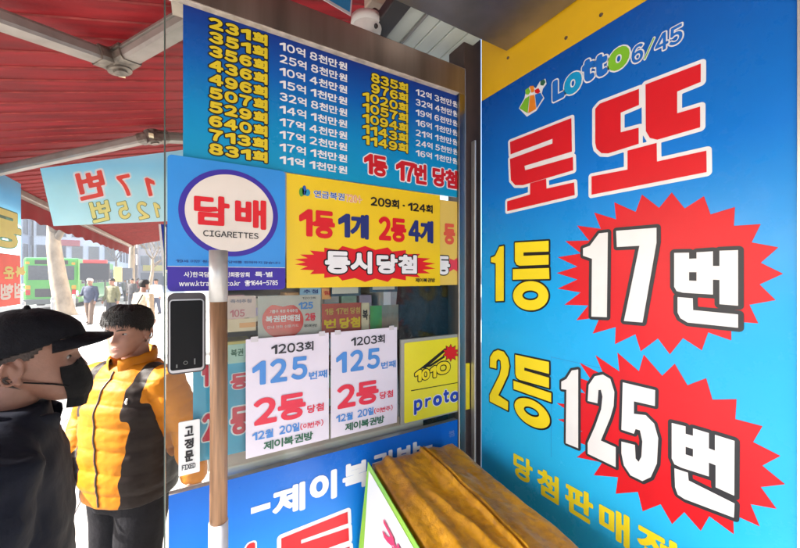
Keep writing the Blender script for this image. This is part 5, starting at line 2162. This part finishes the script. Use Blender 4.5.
for s in 'LR':
    a = Vector(jm['an' + s])
    trs.append(tube_geo([Vector(jm['hp' + s]) + Vector((0, 0, .05)), jm['kn' + s], a + Vector((0, 0, -.03))], [.115, .085, .07], 16))
trs.append(loft_geo([(0, 0, .76, .16, .12), (0, 0, .98, .17, .125)], 24))
emit('trousers', mm, fuse(trs, .010, 3), mat('black trousers', (.02, .02, .022), .8))
for s in 'LR':
    a = Vector(jm['an' + s])
    emit('shoe', mm, tube_geo([a + Vector((0, .05, -.045)), a + Vector((0, -.05, -.045)), a + Vector((0, -.165, -.056))], [.05, .048, .034], 14), mat('black leather', (.02, .02, .02), .4))

# ---- passers-by on the pavement
def fac_rz(rgt, fwd):
    w = Vector((rgt * CU + fwd * SU, -rgt * SU + fwd * CU))
    return math.atan2(w.y, w.x) + math.pi / 2


C_ = lambda n, c: mat(n, c, .8, var=.15, scale=20)
GH, KH = C_('grey white hair', (.55, .52, .48)), HAIRM
p1, j1, k1 = person('walker in a dark navy jacket and brown trousers with white hair', at_depth(90, 13.4), fac_rz(.15, -1), 1.74, C_('navy cloth', (.03, .04, .075)), C_('brown trousers', (.13, .085, .06)), C_('brown shoes', (.06, .04, .03)), GH, .14, 'carry', .05)
w_ = Vector(j1['wrR'])
sb = emit('phone', p1, tube_geo([w_ + Vector((0, -.08, .02)), w_ + Vector((0, -.09, .16))], [.035, .035], 8), C_('pale blue plastic', (.4, .5, .62)))
person('walker in an olive green jacket and dark trousers', at_depth(112, 13.6), fac_rz(-.1, -1), 1.74, C_('olive cloth', (.12, .115, .055)), C_('black trousers cloth', (.03, .03, .034)), C_('grey shoes', (.2, .2, .2)), KH, -.12, 'down', -.06)
p3, j3, k3 = person('pedestrian in a beige coat with a dark bag strap across the back', at_depth(144, 7.8), fac_rz(.25, 1), 1.74, C_('beige cloth', (.48, .37, .25)), C_('grey trousers', (.12, .12, .13)), C_('white shoes', (.5, .5, .5)), KH, .10, 'down', .05)
st_ = []
for q in range(12):
    u = q / 11
    st_.append((-.13 + .27 * u, .142 + .01 * math.sin(math.pi * u), 1.41 - .42 * u))
emit('bag_strap', p3, tube_geo(st_, [.014] * 12, 8), C_('black webbing', (.02, .02, .02)))
emit('shoulder_bag', p3, loft_geo([(.22, .06, .80, .05, .12), (.22, .06, .84, .065, .14), (.22, .06, 1.0, .06, .13)], 16), C_('black bag', (.025, .025, .028)))
FAR = [(132, 20, 'distant pedestrian in a black coat left of the beige coat', (.03, .03, .035), (.04, .04, .05), -1), (125, 26, 'distant pedestrian in a grey coat between the olive jacket and the black coat', (.2, .2, .21), (.05, .05, .06), 1),
       (156, 17, 'distant pedestrian in a white jacket near the cigarette sign edge', (.6, .6, .6), (.05, .06, .1), -1), (138, 30, 'distant pedestrian in a red jacket far along the pavement', (.3, .05, .05), (.05, .05, .05), 1),
       (150, 34, 'distant pedestrian in a blue jacket far along the pavement', (.08, .14, .3), (.05, .05, .05), -1)]
for i, (x, d, lb, jc, tcx, dr) in enumerate(FAR):
    person(lb, at_depth(x, d), fac_rz(.1, dr), 1.70, C_('far cloth %d' % i, jc), C_('far trousers %d' % i, tcx), C_('black shoes', (.03, .03, .03)), KH, .12 * dr, 'down', .05, voxel=.02)

# =================================================================== STREET
# ---- green city bus
bp = at_depth(41, 20.5)
bus = thing('city_bus', 'light green city bus stopped at the kerb behind the pale tree trunk', 'bus', (-7.3, bp.y, -.14))
BY0, BY1, BXL, BXR = bp.y, bp.y + 10.5, -8.55, -6.1
BGRN = mat('bus green paint', (.07, .33, .05), .3, var=.05, coat=.4)
BGLS = mat('bus dark glass', (.06, .07, .085), .08, var=.2, spec=.9)
BM = bmesh.new()
add_box(BM, (BXL, BY0, .22), (BXR, BY1, 2.95), .14)
bm_obj('body', BM, BGRN, bus)
box('rear_window', (BXL + .22, BY0 - .012, 1.62), (BXR - .22, BY0 + .05, 2.48), BGLS, bus, .03)
box('rear_sign', (BXL + .5, BY0 - .016, 2.55), (BXR - .5, BY0 + .05, 2.80), DARKM, bus, .02)
box('engine_grille', (BXL + .5, BY0 - .014, .62), (BXR - .5, BY0 + .05, 1.12), DARKM, bus, .03)
box('bumper', (BXL + .03, BY0 - .07, .20), (BXR - .03, BY0 + .1, .50), mat('grey bumper', (.12, .13, .12), .5), bus, .04)
TLM, TLO = mat('tail lamp red', (.5, .02, .02), .2), mat('tail lamp amber', (.8, .30, .02), .2)
for x in (BXL + .12, BXR - .34):
    box('tail_lamp', (x, BY0 - .02, .75), (x + .2, BY0 + .05, 1.05), TLM, bus, .02)
    box('indicator', (x, BY0 - .02, 1.08), (x + .2, BY0 + .05, 1.30), TLO, bus, .02)
    box('indicator', (x, BY0 - .02, 2.55), (x + .16, BY0 + .05, 2.68), TLO, bus, .02)
for k in range(7):
    y = BY0 + .5 + k * 1.4
    box('side_window', (BXR - .04, y, 1.38), (BXR + .012, y + 1.28, 2.45), BGLS, bus, .02)
for y in (BY0 + 2.2, BY1 - 2.2):
    for x in (BXL + .02, BXR - .30):
        wv = cyl_geo((x, y, .48), (x + .28, y, .48), .48, n=28)
        w = mesh('wheel', *wv, mat('tyre rubber', (.02, .02, .02), .8), bus)
        hv = cyl_geo((x - .01, y, .48), (x + .295, y, .48), .24, n=20)
        mesh('rim', *hv, mat('wheel rim grey', (.4, .4, .4), .4, .6), w)

# ---- cars and a van on the road
def car(name, label, cat, x, y, paint, L=4.4, H=1.45, van=False):
    t = thing(name, label, cat, (x, y, -.14))
    w = .88
    prof = [(0, .28), (0, .75), (.1, .92), (.55, 1.0), (1.15, H * .97), (1.6, H), (2.7, H), (3.3, .98), (4.15, .80), (4.4, .58), (4.4, .28)]
    if van:
        prof = [(0, .28), (0, 1.1), (.12, H * .95), (.3, H), (3.2, H), (3.85, 1.1), (4.3, .9), (4.4, .6), (4.4, .28)]
    bm = bmesh.new()
    ringsL = []
    for sx_, inset in ((-1, .0), (1, .0)):
        ringsL.append([bm.verts.new((x + sx_ * (w - (.16 * max(0, z - .9) / .5)), y + u * L / 4.4, z - .14)) for u, z in prof])
    k = len(prof)
    for i in range(k):
        j_ = (i + 1) % k
        bm.faces.new((ringsL[0][i], ringsL[0][j_], ringsL[1][j_], ringsL[1][i]))
    bm.faces.new(ringsL[0][::-1])
    bm.faces.new(ringsL[1])
    bmesh.ops.bevel(bm, geom=bm.edges[:], offset=.05, segments=2, affect='EDGES')
    bm_obj('body', bm, paint, t, smooth=False)
    zb_ = 1.0 if not van else 1.15
    box('rear_window', (x - w * .72, y + (.52 if not van else .02), zb_ - .10), (x + w * .72, y + (1.0 if not van else .25), H * .90 - .14), BGLS, t, .02)
    box('side_window', (x + w - .14, y + 1.1, .86), (x + w - .05, y + 3.0, H * .90 - .14), BGLS, t, .02)
    for sx_ in (-1, 1):
        box('tail_lamp', (x + sx_ * (w - .13) - .11, y - .02, .56), (x + sx_ * (w - .13) + .11, y + .1, .72), TLM, t, .02)
        for yy in (y + .85, y + L - .9):
            wv = cyl_geo((x + sx_ * (w - .2), yy, .18), (x + sx_ * (w + .01), yy, .18), .32, n=24)
            wo = mesh('wheel', *wv, mat('tyre rubber', (.02, .02, .02), .8), t)
            mesh('rim', *cyl_geo((x + sx_ * (w - .19), yy, .18), (x + sx_ * (w + .02), yy, .18), .2, n=18), mat('wheel rim grey', (.4, .4, .4), .4, .6), wo)
    box('number_plate', (x - .26, y - .03, .44), (x + .26, y + .05, .56), mat('plate white', (.7, .7, .68), .5), t)
    return t


WP = mat('white car paint', (.75, .75, .75), .25, var=.03, coat=.5)
car('parked_car', 'white car in the road ahead of the green bus', 'car', -7.0, at_depth(103, 31).y, WP)
car('van', 'silver van behind the white car in the road', 'van', -7.1, at_depth(103, 31).y + 8, mat('silver paint', (.45, .46, .48), .3, .5), 4.8, 2.0, True)
car('parked_car', 'dark blue car in the far lane of the road', 'car', -10.6, at_depth(92, 36).y, mat('dark blue paint', (.02, .04, .12), .25, coat=.5))

# ---- trees along the kerb
BARKP = mat('pale plane tree bark', (.27, .215, .155), .85, var=.4, scale=3, stretch=(1, 1, .6), bump=.4, bscale=12)


def street_tree(label, base, r0, h, lean, limbs, seed, twig=3):
    rr = random.Random(seed)
    t = thing('street_tree', label, 'tree', base)
    b = Vector(base)
    top = b + Vector((lean[0], lean[1], h))
    pts = [b + Vector((0, 0, -.05)), b + Vector((0, 0, .12)), b.lerp(top, .12) + Vector((.02, 0, 0)), b.lerp(top, .4) + Vector((rr.uniform(-.1, .1), 0, 0)), b.lerp(top, .7) + Vector((rr.uniform(-.1, .1), 0, 0)), top]
    tube('trunk', pts, [r0 * 1.5, r0 * 1.22, r0, r0 * .88, r0 * .74, r0 * .55], BARKP, t, 20)
    gs = []

    def grow(p, d, L, r, lv):
        q = p + d * L * .5 + Vector((rr.uniform(-.1, .1), rr.uniform(-.1, .1), .05)) * L
        e = q + (d + Vector((rr.uniform(-.3, .3), rr.uniform(-.3, .3), .18))).normalized() * L * .5
        gs.append(tube_geo([p, q, e], [r, r * .78, r * .5], 8 if lv else 6))
        if lv > 0:
            for _ in range(limbs):
                nd = (d + Vector((rr.uniform(-1, 1), rr.uniform(-1, 1), rr.uniform(-.15, .7))) * .75).normalized()
                grow(q.lerp(e, rr.uniform(.1, 1)), nd, L * rr.uniform(.5, .75), r * .5, lv - 1)
    for _ in range(5):
        d = Vector((rr.uniform(-1, 1), rr.uniform(-1, 1), rr.uniform(.5, 1.3))).normalized()
        grow(b.lerp(top, rr.uniform(.72, 1)), d, h * .35, r0 * .42, twig)
    mesh('crown', *join_geo(*gs), mat('bare twig bark', (.17, .14, .11), .9, var=.2), t, smooth=True)
    return t


tb = at_depth(64, 16.6)
street_tree('thick pale plane tree trunk on the pavement beside the green bus', (tb.x, tb.y, 0), .36, 4.6, (-.45, .25, 0), 3, 4, 2)
tb = at_depth(131, 27)
street_tree('slim pale tree trunk further up the pavement beyond the awning corner', (tb.x, tb.y, 0), .24, 5.2, (.1, .2, 0), 3, 9, 2)
tb = at_depth(151, 30)
street_tree('bare dark branched tree just left of the cigarette sign', (tb.x, tb.y, 0), .16, 3.4, (.1, .1, 0), 4, 21, 3)
tb = at_depth(115, 48)
street_tree('bare tree far up the road near the distant buildings', (tb.x, tb.y, 0), .2, 4.5, (.1, .1, 0), 4, 5, 3)

# ---- distant buildings
def block(label, x0, x1, y0, y1, h, wallm, nfl, ncol, signs, seed):
    rr = random.Random(seed)
    t = thing('shop_building', label, 'building', ((x0 + x1) / 2, y0, 0))
    box('wall', (x0, y0, -.14), (x1, y1, h), wallm, t)
    box('parapet', (x0 - .15, y0 - .15, h + .001), (x1 + .15, y1, h + .5), wallm, t)
    fh = h / nfl
    cw = (x1 - x0) / ncol
    for f in range(1, nfl):
        for c in range(ncol):
            wx = x0 + cw * (c + .14)
            w = box('window', (wx, y0 - .10, f * fh + .7), (wx + cw * .72, y0 + .05, f * fh + fh - .5), mat('window frame grey', (.5, .5, .5), .5), t)
            box('pane', (wx + .08, y0 - .12, f * fh + .78), (wx + cw * .72 - .08, y0 - .09, f * fh + fh - .58), BGLS, w)
    for f in range(1, nfl):
        wy = y0 + 1.2
        while wy < y1 - 2:
            w = box('window', (x1 - .05, wy, f * fh + .7), (x1 + .10, wy + 1.8, f * fh + fh - .5), mat('window frame grey', (.5, .5, .5), .5), t)
            box('pane', (x1 + .09, wy + .08, f * fh + .78), (x1 + .12, wy + 1.72, f * fh + fh - .58), BGLS, w)
            wy += 2.9
    for (u, z, w, hh, m_) in signs:
        box('shop_sign', (x0 + (x1 - x0) * u, y0 - .35, z), (x0 + (x1 - x0) * u + w, y0 - .14, z + hh), m_, t, .03)
    box('shopfront', (x0 + .4, y0 - .08, .1), (x1 - .4, y0 + .05, fh - .6), BGLS, t)
    return t


SG = lambda n, c: mat('sign ' + n, c, .4)
block('tall blue grey office block across the road behind the bus', -38, -20.5, 52, 80, 14, mat('blue grey cladding', (.46, .50, .58), .5), 4, 6, [(.1, 3.2, 6, 1.1, SG('navy', (.03, .05, .15))), (.55, 3.3, 5, 1.0, SG('red', (.6, .06, .06))), (.72, 7.2, 3, 1.3, SG('white', (.75, .75, .75)))], 1)
block('long white shop block with dark signs at the end of the road', -20, -10.5, 70, 95, 14, mat('white render wall', (.80, .80, .80), .7), 4, 5, [(.05, 3.0, 3.4, 1.1, SG('navy', (.03, .05, .15))), (.5, 3.1, 3.8, 1.0, SG('teal', (.05, .25, .3))), (.3, 6.4, 2.2, .9, SG('red', (.6, .06, .06)))], 2)
block('brick toned shop building beyond the bare trees', -9.5, 6, 84, 110, 13, mat('dull brick wall', (.55, .46, .42), .8), 4, 7, [(.05, 3.0, 4, 1.1, SG('yellow', (.7, .5, .06))), (.4, 3.1, 4, 1.0, SG('navy', (.03, .05, .15))), (.7, 3.0, 3.5, 1.2, SG('white', (.75, .75, .75)))], 3)
block('grey concrete apartment block far behind the shops', -62, -40, 70, 100, 14.5, mat('grey concrete wall', (.6, .6, .6), .8), 5, 6, [], 4)
block('neighbouring shop building further along the pavement', 1.4, 9, 13, 40, 9, mat('beige render wall', (.48, .43, .36), .8), 3, 3, [], 6)

# ---- pavement furniture
sb = at_depth(96.5, 21)
k_ = thing('sign_box', 'dark freestanding sign box on a post behind the walkers', 'sign', (sb.x, sb.y, 0))
box('cabinet', (sb.x - .75, sb.y - .1, 1.62), (sb.x + .62, sb.y + .1, 2.62), mat('black sign box', (.03, .035, .045), .4), k_, .03)
box('header', (sb.x - .6, sb.y - .12, 2.625), (sb.x + .5, sb.y + .1, 2.82), SG('red', (.6, .06, .06)), k_, .02)
for dx in (-.5, .4):
    tube('post', [(sb.x + dx, sb.y, 0), (sb.x + dx, sb.y, 1.62)], [.04, .04], DARKM, k_, 12)
yb = at_depth(118, 19)
k_ = thing('upright_sign', 'yellow upright sign standing on the pavement right of the olive jacket', 'sign', (yb.x, yb.y, 0))
box('panel', (yb.x - .17, yb.y - .04, 1.55), (yb.x + .17, yb.y + .04, 2.35), SG('pale yellow', (.75, .62, .20)), k_, .02)
tube('post', [(yb.x, yb.y, 0), (yb.x, yb.y, 1.55)], [.03, .03], DARKM, k_, 12)
yb = at_depth(126, 23)
k_ = thing('notice_board', 'grey notice board on a post left of the slim tree trunk', 'sign', (yb.x, yb.y, 0))
box('panel', (yb.x - .35, yb.y - .04, 1.6), (yb.x + .35, yb.y + .04, 2.4), mat('dark grey board', (.09, .10, .12), .5), k_, .02)
tube('post', [(yb.x, yb.y, 0), (yb.x, yb.y, 1.6)], [.03, .03], DARKM, k_, 12)
for i in range(6):
    o = thing('bollard', 'grey bollard at the kerb', 'bollard', (-5.6, 9 + i * 3.2, 0), group='grey bollards along the kerb')
    tube('post', [(-5.6, 9 + i * 3.2, 0), (-5.6, 9 + i * 3.2, .82)], [.07, .07], mat('grey painted steel', (.3, .3, .3), .5), o, 16)
    tube('band', [(-5.6, 9 + i * 3.2, .66), (-5.6, 9 + i * 3.2, .74)], [.0735, .0735], mat('white reflective band', (.75, .75, .75), .4), o, 16, caps=False)

# ------------------------------------------------------------------ thin volume added to give the far street an overexposed veil
bm = bmesh.new()
add_box(bm, (-75, -30, -1.3), (30, 125, 15.5))
hz_ = bm_obj('overexposure_veil', bm, mat('unused', (.5, .5, .5)))
hm = bpy.data.materials.new('overexposure_veil')
hm.use_nodes = True
for n_ in list(hm.node_tree.nodes):
    if n_.type != 'OUTPUT_MATERIAL':
        hm.node_tree.nodes.remove(n_)
pv = hm.node_tree.nodes.new('ShaderNodeVolumePrincipled')
pv.inputs['Color'].default_value = (.93, .95, 1, 1)
pv.inputs['Density'].default_value = .0026
hm.node_tree.links.new(pv.outputs[0], hm.node_tree.nodes['Material Output'].inputs['Volume'])
hz_.data.materials.clear()
hz_.data.materials.append(hm)
hz_['kind'] = 'stuff'
